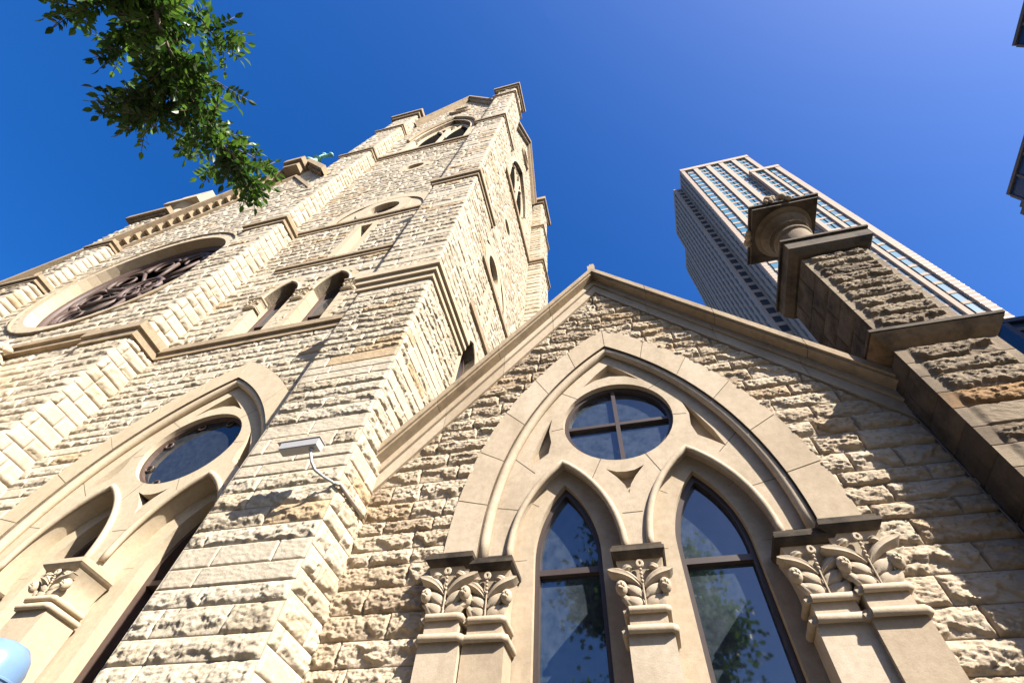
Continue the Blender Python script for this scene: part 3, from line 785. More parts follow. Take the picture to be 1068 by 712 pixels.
for k in range(6):
    b = 2 * PI * k / 6
    F.tube([(p, NY + .5, q) for p, q in circ(RXc + .4 * math.cos(b), RZc + .4 * math.sin(b), .28, 10)], .04, 5, closed=True)
for k in range(10):
    a = 2 * PI * (k + .5) / 10; b = 2 * PI * k / 10
    F.tube([(RXc + .8 * math.cos(a), NY + .5, RZc + .8 * math.sin(a)), (RXc + 2.35 * math.cos(a), NY + .5, RZc + 2.35 * math.sin(a))], .075, 6)
    cc, rr_ = 2.35, .73
    F.tube([(RXc + cc * math.cos(b) + rr_ * math.cos(b + t), NY + .5, RZc + cc * math.sin(b) + rr_ * math.sin(b + t)) for t in [PI * (j / 10 - .5) for j in range(11)]], .085, 6)
    F.tube([(p, NY + .54, q) for p, q in circ(RXc + 2.5 * math.cos(b), RZc + 2.5 * math.sin(b), .4, 12)], .05, 5, closed=True)
    F.tube([(p, NY + .54, q) for p, q in circ(RXc + 3.2 * math.cos(a), RZc + 3.2 * math.sin(a), .2, 10)], .05, 5, closed=True)
F.build('rose_tracery', M['wood'], rose, True)
G = MB(); G.prism(circ(RXc, RZc, RRr - .05, 40), NY + .62, NY + .65); G.build('pane', M['glassb'], rose)
mb = MB()
mb.box(-22.0, -13.93, NY - .16, NY + .2, 12.2, 12.4); mb.box(-22, -13.93, NY - .24, NY + .2, 12.402, 12.6)
mb.build('string_course', M['dull'], CH); mb = MB()
for s in (1, -1):   # raking string over the rose
    w6 = 6 if s < 0 else 3.1
    mb.prism([(NAX, NAZ - 2.2), (NAX + s * w6, NAZ - 2.2 - w6 * NSL), (NAX + s * w6, NAZ - 1.85 - w6 * NSL), (NAX, NAZ - 1.85)], NY - .16, NY + .1)
mb.build('string_course', M['dull'], CH)
mb = MB()
for s in (1, -1):
    e = 9.6 if s < 0 else 3.1
    mb.prism([(NAX, NAZ + .1), (NAX + s * e, NAZ + .1 - e * NSL), (NAX + s * e, NAZ + .75 - e * NSL), (NAX, NAZ + .75)], NY - .55, NY + .6)
    for k in range(30 if s < 0 else 9):  # corbel blocks under the coping
        x = NAX + s * (.3 + k * .31); z = NAZ - .2 - NSL * abs(x - NAX)
        mb.box(x - .075, x + .075, NY - .34, NY + .1, z, z + .4, .6)
mb.build('corbelled_coping', M['dull'], CH)
mb = MB(); mb.prism([(NAX - 9.5, NAZ - 9.5 * NSL), (NAX + 3.1, NAZ - 9.5 * NSL), (NAX + 3.1, NAZ + .3 - 3.1 * NSL), (NAX, NAZ + .3)], NY + .62, 20); mb.build('nave_roof', M['slate'], CH)
# apex bracket and green copper finial
mb = MB()
mb.box(NAX - 1.0, NAX + .3, NY - .9, NY + .4, NAZ - 1.0, NAZ - .4); mb.box(NAX - .85, NAX + .15, NY - .7, NY + .4, NAZ - 1.6, NAZ - 1.002)
mb.build('apex_stone', M['dull'], CH)
mb = MB(); fx, fy, fz = 0, 0, 0
mb.lathe(fx, fy, [(.5, fz), (.5, fz + .3), (.34, fz + .45), (.3, fz + 1.2), (.4, fz + 1.3), (.4, fz + 1.5), (.2, fz + 1.7), (.13, fz + 2.6), (.3, fz + 2.8), (.13, fz + 3.0), (.1, fz + 4.2), (.02, fz + 4.3)], 14)
mb.box(fx - .75, fx + .75, fy - .09, fy + .09, fz + 3.35, fz + 3.6)
for s in (-1, 1): mb.ball((fx + s * .78, fy, fz + 3.47), .17, 8, 6)
mb.ball((fx, fy, fz + 4.35), .18, 8, 6)
fo = mb.build('finial', M['copper'], CH, True, 40); fo.location = (NAX - .3, NY - .2, NAZ - .3); fo.scale = (1.1, 1.1, .85)
# buttress at the far side of the rose, stepped, with a turret above
NB = [(-24.2, -22.0, -1.3, 0, 13.5), (-24.0, -22.2, -1.2, 13.9, 18.2), (-23.8, -22.4, -1.1, 18.6, 22.4), (-25.6, -24.4, -.9, 22.8, 26.6)]
mb = MB()
for k, (x0, x1, y, z0, z1) in enumerate(NB[:3]): shaft_faces(mb, x0, x1, y, NY + .1, z0, z1, .08, 70 + k, .34, .08)
NBO = mb.build('nave_buttress', M['tower'], CH)
for k, (x0, x1, y, z0, z1) in enumerate(NB[:3]):
    mb = MB(); cornice(mb, x0, x1, y, NY + .1, z1, .4, .18, 1); mb.build('cornice', M['dull'], NBO)
# turret: square base, round shaft, moulded square cap
TXc, TYc = -25.5, .3
mb = MB()
rockwall(mb, (0, TYc - 1.1, 0), **FR, u0=TXc - 1.1, u1=TXc + 1.1, v0=14, v1=28.6, course=.36, res=.08, relief=.08, seed=80)
rockwall(mb, (TXc + 1.1, 0, 0), **RT, u0=TYc - 1.1, u1=TYc + 1.1, v0=14, v1=28.6, course=.36, res=.08, relief=.08, seed=81)
TU = mb.build('turret', M['tower'], CH)
mb = MB(); mb.box(TXc - 1.5, TXc + 1.5, TYc - 1.5, TYc + 1.5, 28.8, 29.2); mb.box(TXc - 1.3, TXc + 1.3, TYc - 1.3, TYc + 1.3, 28.6, 28.798); mb.build('cornice', M['dull'], TU)
mb = MB(); mb.lathe(TXc, TYc, [(1.05, 29.2), (1.1, 29.3), (.98, 29.4), (.95, 31.2), (1.1, 31.35), (.98, 31.5), (1.2, 31.9)], 28); mb.build('turret_drum', M['dress2'], TU, True, 35)
mb = MB(); mb.box(TXc - 1.3, TXc + 1.3, TYc - 1.3, TYc + 1.3, 31.9, 32.4); mb.box(TXc - 1.15, TXc + 1.15, TYc - 1.15, TYc + 1.15, 32.402, 33.8, .5)
mb.build('turret_cap', M['dress2'], TU)
# carved corbel beside the rose and the porch gable below it
mb = MB()
mb.box(-17.2, -16.5, NY - .45, NY + .1, 11.3, 11.55)
for k in range(46):
    a = random.uniform(0, 2 * PI); r = random.uniform(0, .36)
    mb.ball((-16.85 + r * math.cos(a), NY - .25 - random.uniform(0, .25), 11.65 + random.uniform(-.1, .6)), random.uniform(.05, .12), 8, 6, .5, (1, 1, random.uniform(.7, 1.5)))
mb.build('carved_corbel', M['dress2'], CH, True)
mb = MB()
for s in (1, -1):
    mb.prism([(-17.2, 11.2), (-17.2 + s * 4.5, 5.5), (-17.2 + s * 4.5, 6.3), (-17.2, 12.0)], NY - 1.2, NY + .1)
    mb.prism([(-17.2, 12.003), (-17.2 + s * 4.5, 6.303), (-17.2 + s * 4.5, 6.65), (-17.2, 12.35)], NY - 1.35, NY + .1)
mb.prism([(-17.2, 11.2), (-12.9, 5.8), (-21.5, 5.8)], NY - .9, NY + .1)
mb.box(-17.5, -16.9, NY - 1.4, NY - .8, 12.0, 12.6)
mb.build('porch_gable', M['dress2'], CH)

# ---- right-hand buttress of the wing, with its column -------------------------
mb = MB()
bx0, bx1, by = 3.45, 4.58, -.565
def keep_mid(u, v): return np.ones_like(u)
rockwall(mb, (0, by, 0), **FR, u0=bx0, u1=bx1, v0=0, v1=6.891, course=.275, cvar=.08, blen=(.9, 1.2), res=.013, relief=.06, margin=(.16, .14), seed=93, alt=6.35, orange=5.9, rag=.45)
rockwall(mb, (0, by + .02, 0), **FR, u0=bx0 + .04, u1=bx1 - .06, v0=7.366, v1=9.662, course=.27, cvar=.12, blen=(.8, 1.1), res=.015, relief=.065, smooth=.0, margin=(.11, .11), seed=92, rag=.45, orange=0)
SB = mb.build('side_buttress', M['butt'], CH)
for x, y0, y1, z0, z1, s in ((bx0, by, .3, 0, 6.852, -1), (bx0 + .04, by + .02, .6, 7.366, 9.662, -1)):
    mb = MB(); rockwall(mb, (x, 0, 0), **LF, u0=-y1, u1=-y0, v0=z0, v1=z1, course=.45, blen=(.5, .6), res=.025, relief=.022, smooth=.25, seed=94, orange=0); mb.build('side_face', M['dark'], SB)  # left faces darkened in colour to deepen their shade
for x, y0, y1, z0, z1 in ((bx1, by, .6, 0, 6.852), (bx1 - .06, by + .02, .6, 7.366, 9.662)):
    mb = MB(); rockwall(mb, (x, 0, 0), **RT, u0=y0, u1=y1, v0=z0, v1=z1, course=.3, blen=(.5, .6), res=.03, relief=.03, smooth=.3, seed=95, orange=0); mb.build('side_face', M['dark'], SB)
mb = MB()
box3(mb, bx0 - .16, bx1 + .18, by - .15, .6, 6.891, 7.115, .2, .5); mb.build('cornice', M['ochre'], SB); mb = MB()
mb.box(bx0 - .18, bx1 + .2, by - .17, .6, 7.117, 7.163, .4); mb.box(bx0 - .13, bx1 + .15, by - .12, .6, 7.164, 7.201, .4); mb.box(bx0 - .02, bx1 + .0, by - .02, .6, 7.203, 7.366, .4)
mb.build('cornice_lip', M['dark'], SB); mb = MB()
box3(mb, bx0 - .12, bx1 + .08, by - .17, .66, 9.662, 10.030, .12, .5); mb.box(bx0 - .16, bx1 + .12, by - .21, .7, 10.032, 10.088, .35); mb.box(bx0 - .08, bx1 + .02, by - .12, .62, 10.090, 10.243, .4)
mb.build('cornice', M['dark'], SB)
ccx, ccy = 3.98, -.155
mb = MB()
mb.lathe(ccx, ccy, [(0.407, 10.243), (0.426, 10.321), (0.388, 10.399), (0.349, 10.457), (0.325, 10.515), (0.320, 11.096), (0.349, 11.116), (0.363, 11.154), (0.349, 11.193), (0.325, 11.212), (0.325, 11.309), (0.388, 11.329), (0.397, 11.377), (0.359, 11.416), (0.407, 11.484), (0.455, 11.523), (0.475, 11.581), (0.446, 11.610), (0.523, 11.649), (0.557, 11.678)], 40)
mb.build('column', M['butt'], SB, True, 40)
mb = MB()
mb.box(ccx - .62, ccx + .62, ccy - .62, ccy + .62, 11.678, 11.765, .5); mb.box(ccx - .66, ccx + .66, ccy - .66, ccy + .66, 11.767, 11.823, .4); mb.box(ccx - .62, ccx + .62, ccy - .62, ccy + .62, 11.825, 11.910, .5); mb.box(ccx - .55, ccx + .55, ccy - .55, ccy + .55, 11.912, 12.007, .5)
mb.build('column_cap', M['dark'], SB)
mb = MB()
for k in range(9): mb.ball((ccx - .1 + random.uniform(-.22, .22), ccy - .66, 11.871 + random.uniform(-.06, .1)), random.uniform(.05, .1), 8, 5)
mb.build('carved_leaf', M['dull'], SB, True); mb = MB()
for k in range(6): mb.ball((ccx - .66, ccy + random.uniform(-.15, .15), 11.774 + random.uniform(-.06, .1)), random.uniform(.05, .1), 8, 5)
mb.build('carved_leaf', M['dull'], SB, True)
mb = MB()   # lead flashing against the gable wall
pts = [(bx0 - .03, -.06, z + random.uniform(-.02, .02)) for z in np.linspace(2.5, 6.3, 18)]
mb.tube([(p[0] + random.uniform(-.006, .006), p[1], p[2]) for p in pts], .011, 6)
mb.build('lead_flashing', M['lead'], SB, True)

# ================================================================== security camera
SC = empty('security_camera', (-3.66, -.78, 5.6), 'white box security camera on a bent arm at the corner of the tower buttress', 'camera')
def rel(o, loc): return Matrix.Translation(Vector(loc))
def local(mb, loc): mb.v = [(x - loc[0], y - loc[1], z - loc[2]) for x, y, z in mb.v]; return mb
L0 = (-3.66, -.78, 5.6)
mb = MB()
mb.tube([(-3.665, -.78, 5.60), (-3.70, -.84, 5.615), (-3.78, -.93, 5.63), (-3.86, -1.04, 5.66), (-3.9, -1.12, 5.73), (-3.93, -1.16, 5.82), (-3.95, -1.17, 5.89)], .02, 8)
mb.ball((-3.95, -1.17, 5.885), .035, 10, 6)
local(mb, L0).build('arm', M['steel'], SC, True)
mb = MB(); mb.tube([(-3.60, -.80, 5.60), (-3.60, -.12, 5.62)], .024, 8); mb.tube([(-3.60, -.78, 5.60), (-3.67, -.8, 5.60)], .022, 8)
local(mb, L0).build('conduit', plain('weathered_conduit', (.3, .26, .22), .5, vary=.2), SC, True)
def oriented_box(mb, c, ax, L, w, h, bev=.012):
    ax = Vector(ax).normalized(); sd = Vector((0, 0, 1)).cross(ax).normalized(); up = ax.cross(sd)
    sec = [(-w + bev, -h), (w - bev, -h), (w, -h + bev), (w, h - bev), (w - bev, h), (-w + bev, h), (-w, h - bev), (-w, -h + bev)]
    v = []
    for t in (-L, L):
        for a, b in sec: v.append(Vector(c) + ax * t + sd * a + up * b)
    mb.add(v, [tuple(range(7, -1, -1)), tuple(range(8, 16))] + [(k, (k + 1) % 8, 8 + (k + 1) % 8, 8 + k) for k in range(8)])
axc = (-1, -.02, -.03)
mb = MB(); oriented_box(mb, (-4.13, -1.17, 5.965), axc, .27, .075, .062)
local(mb, L0).build('housing', M['steel'], SC)
mb = MB(); oriented_box(mb, (-4.16, -1.17, 6.036), axc, .31, .085, .006, .003)
local(mb, L0).build('sunshield', M['steel'], SC)
mb = MB(); oriented_box(mb, (-4.404, -1.175, 5.957), axc, .006, .045, .035, .008)
local(mb, L0).build('lens_window', M['black'], SC)

# ================================================================== blue lamp head at the corner of the view
LP = (-2.71, -3.37, -.01)
SLN = empty('street_lamp', LP, 'pale blue rounded metal lamp head standing low in front of the tower window', 'lamp')
mb = MB(); mb.lathe(0, 0, [(.09, 0), (.09, .3), (.05, .34), (.045, 2.14)], 14); mb.build('pole', M['blue'], SLN, True, 40)
mb = MB(); mb.lathe(0, 0, [(.05, 2.1), (.125, 2.11), (.13, 2.34), (.136, 2.344), (.136, 2.35), (.13, 2.354), (.128, 2.4), (.115, 2.44), (.085, 2.475), (.04, 2.49), (.0, 2.492)], 32)
mb.build('lamp_hood', M['blue'], SLN, True, 50)
mb = MB(); mb.tube([(.1 + .012 * math.cos(t), -.085, 2.4 + .016 * math.sin(t)) for t in [2 * PI * k / 10 for k in range(10)]], .005, 6, closed=True); mb.build('ring', M['steel'], SLN, True)

# ================================================================== skyscraper behind the wing
M['clad'] = plain('cream_cladding', (.36, .285, .23), .9, vary=.12, bscale=.35, spec=.1)
M['skyglass'] = plain('blue_curtain_glass', (.045, .15, .21), .06, 0, 1.8)
M['skydark'] = plain('dark_spandrel', (.03, .035, .045), .4)
def skyscraper():
    root = empty('skyscraper', (44, 45, 0), 'tall cream apartment tower with blue windows rising behind the gable and its column', 'skyscraper')
    ox, oy = 44, 45
    FH = 3.2
    H = 165.
    def bx(mb, x0, x1, y0, y1, z0, z1): mb.box(x0 - ox, x1 - ox, y0 - oy, y1 - oy, z0, z1, .5)
    core = MB()
    bx(core, 33.2, 53.0, 45.6, 52, 0, H); bx(core, 30.9, 50, 50.8, 66, 0, H - 1); bx(core, 33.5, 50, 65.5, 80, 0, H - 2); bx(core, 38, 56, 66, 92, 0, H - 3)
    bx(core, 48.2, 55.4, 44.6, 52, 0, 146.2)
    core.build('core_wall', M['skydark'], root)
    fr = MB()
    def facade(x0, x1, y, z1, cols, piers, fh=FH):
        """facing -Y: piers, floor bands. cols: list of (xa, xb)"""
        for xa, xb in piers: bx(fr, xa, xb, y - .45, y + .3, 0, z1)
        n = int(z1 / fh)
        for k in range(n):
            z = z1 - 1.2 - k * fh
            if z < 20: break
            for xa, xb in cols: bx(fr, xa, xb, y - .12, y + .2, z + .25, z + 1.0)
    piers = [(32.9, 33.9), (36.6, 37.9), (40.4, 41.7), (44.2, 45.5), (48.0, 49.3), (52.0, 53.2)]
    cols = [(34.55, 36.6), (37.9, 40.4), (41.7, 44.2), (45.5, 48.0), (49.3, 52.0)]  # first column set in; the bared dark core stands in for recess shade
    facade(33, 53, 45.5, H, cols, piers)
    bx(fr, 32.8, 53.3, 44.95, 45.8, H - 1.5, H + .4); bx(fr, 33, 53.1, 45.2, 52, H + .4, H + 1.0)
    p2 = [(48.1, 49.0), (51.3, 52.1), (54.3, 55.6)]; c2 = [(49.0, 51.3), (52.75, 54.3)]  # outer column set in likewise, dark core in place of recess shade
    facade(48, 55.6, 44.5, 146.5, c2, p2); bx(fr, 48.0, 55.7, 43.95, 45, 145.6, 147.2)
    # left-hand side faces: piers and floor bands facing -X
    def side(x, y0, y1, z1, bays):
        w = (y1 - y0) / bays
        for i in range(bays + 1): bx(fr, x - .4, x + .3, y0 + i * w - .45, y0 + i * w + .45, 0, z1)
        k = 0
        while z1 - 1.2 - k * FH > 20:
            bx(fr, x - .1, x + .2, y0, y1, z1 - 1.2 - k * FH, z1 - 1.2 - k * FH + 1.15); k += 1
    side(33.15, 45.6, 50.6, H, 3); side(30.85, 51, 65.8, H - 1, 8); side(33.45, 66, 80, H - 2, 8); side(37.95, 80.2, 92, H - 3, 7)
    # the stepped side's short front returns
    for k in range(44):
        z = H - 2.2 - k * FH
        bx(fr, 30.9, 33.1, 50.7, 50.9, z, z + 1.15)
    for y0, y1, x in ((51, 65.8, 30.8), (66, 80, 33.4)): bx(fr, x - .3, x + .4, y0, y1, H - 2, H + .2)
    fr.build('cladding', M['clad'], root)
    jt = MB()
    for k in range(int(120 / 1.07)):
        for xa, xb, yy, zt in ((54.3, 55.6, 44.05, 145), (32.9, 33.9, 45.05, 163), (52.0, 53.2, 45.05, 163)):
            z = zt - k * 1.07
            if z > 45: bx(jt, xa - .01, xb + .01, yy - .012, yy + .1, z, z + .07)
    jt.build('panel_joints', M['skydark'], root)['kind'] = 'stuff'  # dark joint strips between the pier panels
    for q in ((37, 44, 48, 51, H + 1, H + 4.5), (50, 53, 46.5, 49, 146.2, 149.2)):
        rf = MB(); bx(rf, *q); rf.build('roof_plant', M['clad'], root)
    # windows: one mesh per kind, every pane its own object
    def wmesh(w, h, mull):
        m = MB(); m.box(-w / 2, w / 2, 0, .06, 0, h, .5)
        return m
    wins = []
    n = 0
    for (xa, xb), y, z1, two in [(c, 45.5, H, i > 0) for i, c in enumerate(cols)] + [(c, 44.5, 146.5, i == 0) for i, c in enumerate(c2)]:
        k = 0
        while True:
            z = z1 - 1.2 - k * FH - (FH - 1.15) + .05
            if z < 55: break
            segs = [(xa + .08, (xa + xb) / 2 - .18), ((xa + xb) / 2 + .18, xb - .08)] if two else [(xa + .1, xb - .1)]
            for a, b in segs: wins.append((a, b, y, z))
            k += 1
    big1 = [w for w in wins if w[1] - w[0] > 1.8]; rest = [w for w in wins if w[1] - w[0] <= 1.8]
    big1.sort(key=lambda w: w[3]); cand = big1[:100]; rest += big1[100:]
    cache = {}
    for a, b, y, z in cand:
        key = round(b - a, 2)
        if key not in cache:
            m = MB(); w = (b - a) / 2
            m.box(-w, w, -.05, .05, -.1, FH - .95, .5); o = m.build('window', M['skyglass'], root); cache[key] = o
            o.location = ((a + b) / 2 - ox, y - oy, z)
        else:
            o = cache[key].copy(); COL.objects.link(o); o.parent = root; o.location = ((a + b) / 2 - ox, y - oy, z)
    m = MB()
    for a, b, y, z in rest: m.box(a - ox, b - ox, y - .05 - oy, y + .05 - oy, z - .1, z + FH - .95, .5)
    def sidewin(x, y0, y1, z1, bays):
        w = (y1 - y0) / bays
        for i in range(bays):
            k = 0
            while True:
                z = z1 - 1.2 - k * FH - (FH - 1.15) + .05
                if z < 40: break
                m.box(x - .06 - ox, x + .04 - ox, y0 + i * w + .4 - oy, y0 + (i + 1) * w - .4 - oy, z, z + FH - 1.25, .5); k += 1
    sidewin(33.15, 45.6, 50.6, H, 3); sidewin(30.85, 51, 65.8, H - 1, 8); sidewin(33.45, 66, 80, H - 2, 8); sidewin(37.95, 80.2, 92, H - 3, 7)
    o = m.build('windows_far', M['skyglass'], root); o.name = 'window_glazing'; o['kind'] = 'stuff'
    return root
skyscraper()

# ================================================================== other dark buildings at the edge
M['navy'] = plain('dark_blue_metal', (.02, .036, .07), .35, .2, vary=.2, bscale=.4)
M['brownc'] = plain('brown_concrete', (.11, .08, .066), .8, vary=.2, bscale=.5)
def dark_block(name, label, x0, x1, y0, y1, H, extra=()):
    cx, cy = (x0 + x1) / 2, (y0 + y1) / 2
    root = empty(name, (cx, cy, 0), label, 'building')
    m = MB(); m.box(x0 - cx, x1 - cx, y0 - cy, y1 - cy, 0, H, .5); m.build('wall', M['navy'], root)
    m = MB()
    for k in range(int(H / 3.4)):
        z = H - .5 - k * 3.4
        m.box(x0 - cx - .25, x0 - cx + .1, y0 - cy, y1 - cy, z, z + .5, .5); m.box(x0 - cx, x1 - cx, y0 - cy - .25, y0 - cy + .1, z - .002, z + .498, .5)
    m.build('floor_band', M['brownc'], root)
    m = MB(); n = max(3, int((y1 - y0) / 2.4))
    for k in range(n + 1):
        y = y0 + (y1 - y0) * k / n
        m.box(x0 - cx - .15, x0 - cx + .1, y - cy - .15, y - cy + .15, 0, H - .6, .5)
    m.build('mullion', M['brownc'], root)
    for a in extra:
        m = MB(); m.box(a[0] - cx, a[1] - cx, a[2] - cy, a[3] - cy, a[4], a[5], .5); m.build('ledge', M['brownc'], root)
    return root
dark_block('office_tower', 'dark blue flat-roofed office tower at the upper right edge, its roof corner against the sky', 58, 72, -12, 12.35, 79.3)
dark_block('stepped_tower', 'dark stepped high-rise at the middle of the right edge with brown ledges', 58, 70, 19, 30.3, 73.5, ((58.4, 70, 30.3, 31.6, 0, 71.6), (57.5, 70, 30.2, 31.9, 66.6, 70.1), (57.9, 70, 30.6, 33.3, 0, 64.1)))

def louvred():
    x0, x1, y0, y1, H = 33.6, 48, 26.2, 28.3, 40.0
    root = empty('louvred_building', (40, 27, 0), 'dark blue building with ribbed metal cladding beside the buttress and the cream skyscraper', 'building')
    m = MB(); m.box(x0 - 40, x1 - 40, y0 - 27, y1 - 27, 0, H, .5); m.build('wall', M['navy'], root)
    m = MB()
    for k in range(26): m.box(x0 - 40 + .5, x1 - 40, y0 - 27 - .2, y0 - 27 + .05, H - 1.2 - k * .8, H - .8 - k * .8, .5)
    m.build('cladding', M['skydark'], root)
    m = MB(); m.box(x0 - 40 - .15, x1 - 40, y0 - 27 - .35, y1 - 27 + .1, H, H + .5, .5); m.box(x0 - 40 - .1, x0 - 40 + .4, y0 - 27 - .3, y0 - 27 + .1, 0, H - .002, .5); m.build('roof_edge', M['navy'], root)
louvred()

# ================================================================== trees
def leaflet(V, F, T, p, d, n, L, W, tone):
    """pointed oval leaflet from p along d, normal n."""
    d = d.normalized(); s = d.cross(n).normalized(); n = s.cross(d)
    b = len(V)
    for a, w, k in ((0, .0, 0), (.28, .85, .06), (.28, -.85, .06), (.58, .9, .05), (.58, -.9, .05), (1, 0, -.1), (.28, 0, -.02), (.58, 0, -.03)):
        V.append(p + d * (L * a) + s * (W * w) + n * (L * k))
    F += [(b, b + 1, b + 6), (b, b + 6, b + 2), (b + 1, b + 3, b + 7, b + 6), (b + 6, b + 7, b + 4, b + 2), (b + 3, b + 5, b + 7), (b + 7, b + 5, b + 4)]
    T += [tone] * 8
def rv(s=1.): return Vector((random.gauss(0, s), random.gauss(0, s), random.gauss(0, s)))
def pinnate(V, F, T, tw, p, d, n, L=.26, pairs=4, ll=.085):
    d = d.normalized(); s = d.cross(n).normalized()
    tone = random.random() ** 1.4
    tw.append([p, p + d * L * .5 + n * .01, p + d * L])
    for k in range(pairs):
        q = p + d * (L * (.28 + .68 * k / pairs))
        for sg in (-1, 1):
            dd = (d * .55 + s * sg * .9 + rv(.1)).normalized()
            leaflet(V, F, T, q, dd, (n + rv(.28)).normalized(), ll * random.uniform(.8, 1.15), ll * .27, min(1, max(0, tone + random.uniform(-.2, .2))))
    leaflet(V, F, T, p + d * L, d, (n + rv(.25)).normalized(), ll * 1.1, ll * .29, tone)
def build_leaves(V, F, T, name, root):
    mb = MB(); mb.v = [tuple(v) for v in V]; mb.f = F; mb.t = T; mb.n = len(V)
    return mb.build(name, M['leaf'], root)
def overhead_tree():
    base = Vector((-5.6, -9.4, 0))
    root = empty('street_tree', base, 'leafy tree overhead whose branch hangs across the sky beside the church tower', 'tree', 'trees along the street')
    tr = MB()
    tr.tube([(0, 0, 0), (.05, .05, 1.6), (.3, .4, 3.2), (.7, 1.0, 4.6), (1.2, 1.7, 5.6)], .1, 10, rr=[.2, .16, .13, .1, .07])
    tr.build('trunk', M['bark'], root, True)
    twigs = [[(-4.4, -7.7, 5.6), (-3.4, -6.8, 5.95), (-2.65, -6.09, 5.73), (-2.66, -5.64, 5.46), (-2.72, -5.32, 5.46), (-2.73, -5.07, 5.46), (-2.71, -4.85, 5.47), (-2.66, -4.66, 5.52), (-2.65, -4.52, 5.54)],
             [(-2.72, -5.32, 5.46), (-2.89, -5.34, 5.62), (-3.08, -5.28, 5.54), (-3.22, -5.24, 5.42)],
             [(-2.66, -5.64, 5.46), (-2.82, -5.68, 5.65), (-3.05, -5.62, 5.72), (-3.18, -5.57, 5.65)],
             [(-2.65, -6.0, 5.73), (-2.77, -5.9, 5.7), (-2.92, -5.81, 5.42), (-3.05, -5.81, 5.3)],
             [(-2.65, -6.0, 5.73), (-2.79, -5.73, 5.72), (-2.71, -5.62, 5.9), (-2.59, -5.5, 6.0)],
             [(-2.72, -5.2, 5.46), (-2.8, -5.21, 5.6), (-2.62, -5.28, 5.56), (-2.54, -5.19, 5.6)],
             [(-2.71, -4.85, 5.47), (-2.75, -4.74, 5.7), (-2.66, -4.62, 5.76)],
             [(-2.73, -5.07, 5.46), (-2.9, -5.0, 5.65), (-3.05, -4.9, 5.7)],
             [(-2.72, -5.32, 5.46), (-2.89, -5.3, 5.55), (-3.0, -5.1, 5.45), (-3.14, -5.1, 5.33)],
             [(-2.71, -4.85, 5.47), (-2.84, -4.72, 5.64), (-2.98, -4.66, 5.68)],
             [(-2.65, -4.64, 5.5), (-2.75, -4.6, 5.65), (-2.64, -4.47, 5.5)],
             [(-4.4, -7.7, 5.6), (-4.0, -6.9, 6.3), (-3.6, -6.3, 6.5)], [(-3.4, -6.8, 5.95), (-2.9, -6.6, 6.3), (-2.3, -6.4, 6.3)]]
    V, F, T, tw = [], [], [], []
    dens = [27, 44, 44, 40, 28, 18, 14, 19, 40, 13, 13, 18, 18]
    br = MB()
    for i, t in enumerate(twigs):
        P = [Vector(p) - base for p in t]; n = len(P)
        r0 = .03 if i in (0,) else .009
        br.tube(P, r0, 6, rr=[max(.004, r0 * (1 - k / n)) if i else max(.006, .022 * (1 - k / n)) for k in range(n)])
        for a, b in zip(P[:-1], P[1:]):
            L = (b - a).length; m = max(1, int(L * dens[i] * 2.4))
            for k in range(m):
                q = a.lerp(b, random.random())
                d = ((b - a).normalized() * .5 + rv(.6)); d.z -= .15
                nn = Vector((0, 0, 1)) + rv(.5)
                pinnate(V, F, T, tw, q, d, nn, random.uniform(.16, .26), random.choice((3, 4, 4)), random.uniform(.052, .075))
        e = P[-1]
        for k in range(3): pinnate(V, F, T, tw, e, (P[-1] - P[-2]).normalized() + rv(.45), Vector((0, 0, 1)) + rv(.4), .2, 4, .065)
    for t in tw: br.tube(t, .0025, 4)
    br.build('branch', M['bark'], root, True)
    build_leaves(V, F, T, 'foliage', root)
overhead_tree()
def far_tree(base, h, rad, n, seed, label, lean=0):
    random.seed(seed)
    root = empty('street_tree', base, label, 'tree', 'trees along the street')
    tr = MB(); tr.tube([(0, 0, 0), (.05, 0, h * .3), (.1 + lean * .3, .1, h * .6), (lean, .1, h * .9)], .1, 10, rr=[.22, .17, .1, .03])
    V, F, T = [], [], []
    cl = []
    for k in range(26):
        a = random.uniform(0, 2 * PI); t = random.uniform(.3, 1.0); rr = rad * math.sqrt(max(.05, 1 - ((t - .55) / .55) ** 2)) * random.uniform(.25, 1)
        c = Vector((rr * math.cos(a) + lean * t, rr * math.sin(a), h * t)); cl.append(c)
        tr.tube([(lean * t * .5, 0, h * max(.25, t - .25)), c * .6 + Vector((0, 0, h * t * .38)), c], .04, 5, rr=[.05, .03, .01])
    tr.build('trunk', M['bark'], root, True)
    for k in range(n):
        c = random.choice(cl); p = c + rv(rad * .17)
        leaflet(V, F, T, p, rv(), rv(), random.uniform(.18, .32), .08, random.random())
    build_leaves(V, F, T, 'foliage', root)
far_tree((-.5, -15.0, 0), 17.8, 3.1, 26000, 5, 'tall leafy tree across the street, mirrored in the wing\'s lancet windows')
far_tree((4.3, -17.5, 0), 9.5, 2.2, 8000, 6, 'shorter leafy tree across the street to the right of the tall one')

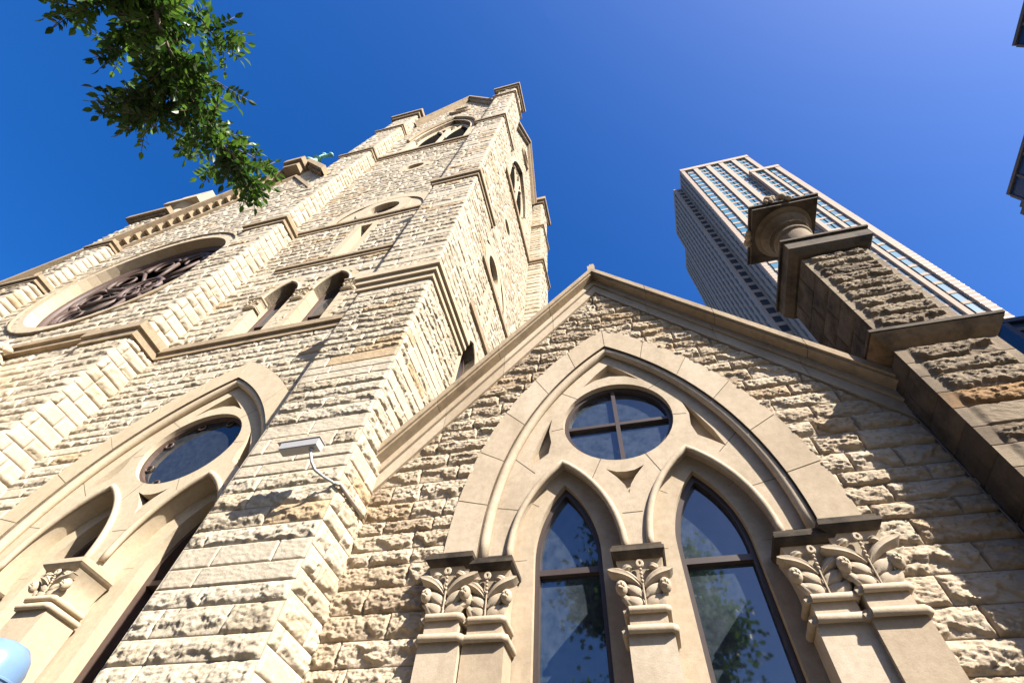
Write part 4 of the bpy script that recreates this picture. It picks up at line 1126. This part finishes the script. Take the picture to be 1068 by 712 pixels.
M['brick'] = plain('dark_brick', (.075, .05, .04), .85, vary=.25, bscale=1.5)
def sky_blocker(loc, w, d, h, label):  # unseen blocks added to hold back low sky light on the church
    root = empty('added_sky_blocker', loc, label, 'building')
    m = MB(); m.box(-w / 2, w / 2, -d / 2, d / 2, 0, h, .5); m.build('wall', M['brick'], root)
    m = MB(); m.box(-w / 2 - .3, w / 2 + .3, -d / 2 - .3, d / 2 + .4, h, h + .7, .5); m.build('cornice', M['brick'], root)
    m = MB(); m.box(-.7, .7, -.06, .06, 0, 1.9, .5); first = None
    for i in range(int(w / 4)):
        for k in range(int(h / 3.6)):
            p = (-w / 2 + 2 + i * 4, d / 2 + .0, 1.2 + k * 3.6)
            if first is None: first = m.build('window', M['glassb'], root); o = first
            else: o = first.copy(); COL.objects.link(o); o.parent = root
            o.location = p
sky_blocker((-46, -31, 0), 56, 10, 26, 'tall dark brick block added across the street to keep sky light off the church')
sky_blocker((14, -31, 0), 52, 10, 7.6, 'lower dark brick block added behind the two trees to cut sky light')
# ================================================================== ground
mb = MB(); mb.add([(-600, -600, 0), (600, -600, 0), (600, 600, 0), (-600, 600, 0)], [(0, 1, 2, 3)], .5); g = mb.build('ground', M['ground']); tag(g, kind='structure')
mb = MB(); mb.box(-200, 200, -23, -12, -.2, .004, .5); g = mb.build('road', M['road']); tag(g, kind='structure')
mb = MB(); mb.box(-200, 200, -12, -11.8, -.2, .13, .5); g = mb.build('kerb', M['ground']); tag(g, kind='structure')

# ================================================================== camera, light
cam = bpy.data.cameras.new('camera'); co = bpy.data.objects.new('camera', cam); COL.objects.link(co)
yaw, pitch, roll, fpx = math.radians(-19.143), math.radians(56.2007), math.radians(6.3695), 506.64
f = Vector((math.sin(yaw) * math.cos(pitch), math.cos(yaw) * math.cos(pitch), math.sin(pitch)))
r = Vector((math.cos(yaw), -math.sin(yaw), 0)); u = r.cross(f)
r2 = r * math.cos(roll) + u * math.sin(roll); u2 = -r * math.sin(roll) + u * math.cos(roll)
co.matrix_world = Matrix(((r2.x, u2.x, -f.x, -.05), (r2.y, u2.y, -f.y, -5.), (r2.z, u2.z, -f.z, 1.6), (0, 0, 0, 1)))
cam.sensor_width = 36; cam.lens = fpx / 1068 * 36; cam.clip_end = 3000; cam.clip_start = .05
sc.camera = co

AZ, EL = math.radians(54.5), math.radians(40.5)
S = Vector((math.sin(AZ) * math.cos(EL), -math.cos(AZ) * math.cos(EL), math.sin(EL)))
sun = bpy.data.lights.new('sun', 'SUN'); sun.energy = 5.0; sun.angle = math.radians(.5); sun.color = (1, .94, .85)
so = bpy.data.objects.new('sun', sun); COL.objects.link(so); so.rotation_euler = S.to_track_quat('Z', 'Y').to_euler()
w = bpy.data.worlds.new('World'); sc.world = w; w.use_nodes = True
nt = w.node_tree; bg = nt.nodes['Background']
sky = nt.nodes.new('ShaderNodeTexSky'); sky.sky_type = 'NISHITA'; sky.sun_disc = False
sky.sun_elevation = EL; sky.sun_rotation = math.atan2(S.x, S.y)
sky.altitude = 300; sky.air_density = 1.0; sky.dust_density = 1.7; sky.ozone_density = 4.0
hs = nt.nodes.new('ShaderNodeHueSaturation'); hs.inputs['Saturation'].default_value = 1.36; hs.inputs['Hue'].default_value = .512
nt.links.new(sky.outputs[0], hs.inputs['Color']); nt.links.new(hs.outputs[0], bg.inputs[0]); bg.inputs[1].default_value = .074
vs = sc.view_settings; vs.view_transform = 'Standard'; vs.look = 'None'; vs.gamma = 1; vs.exposure = 1.7; vs.use_curve_mapping = False
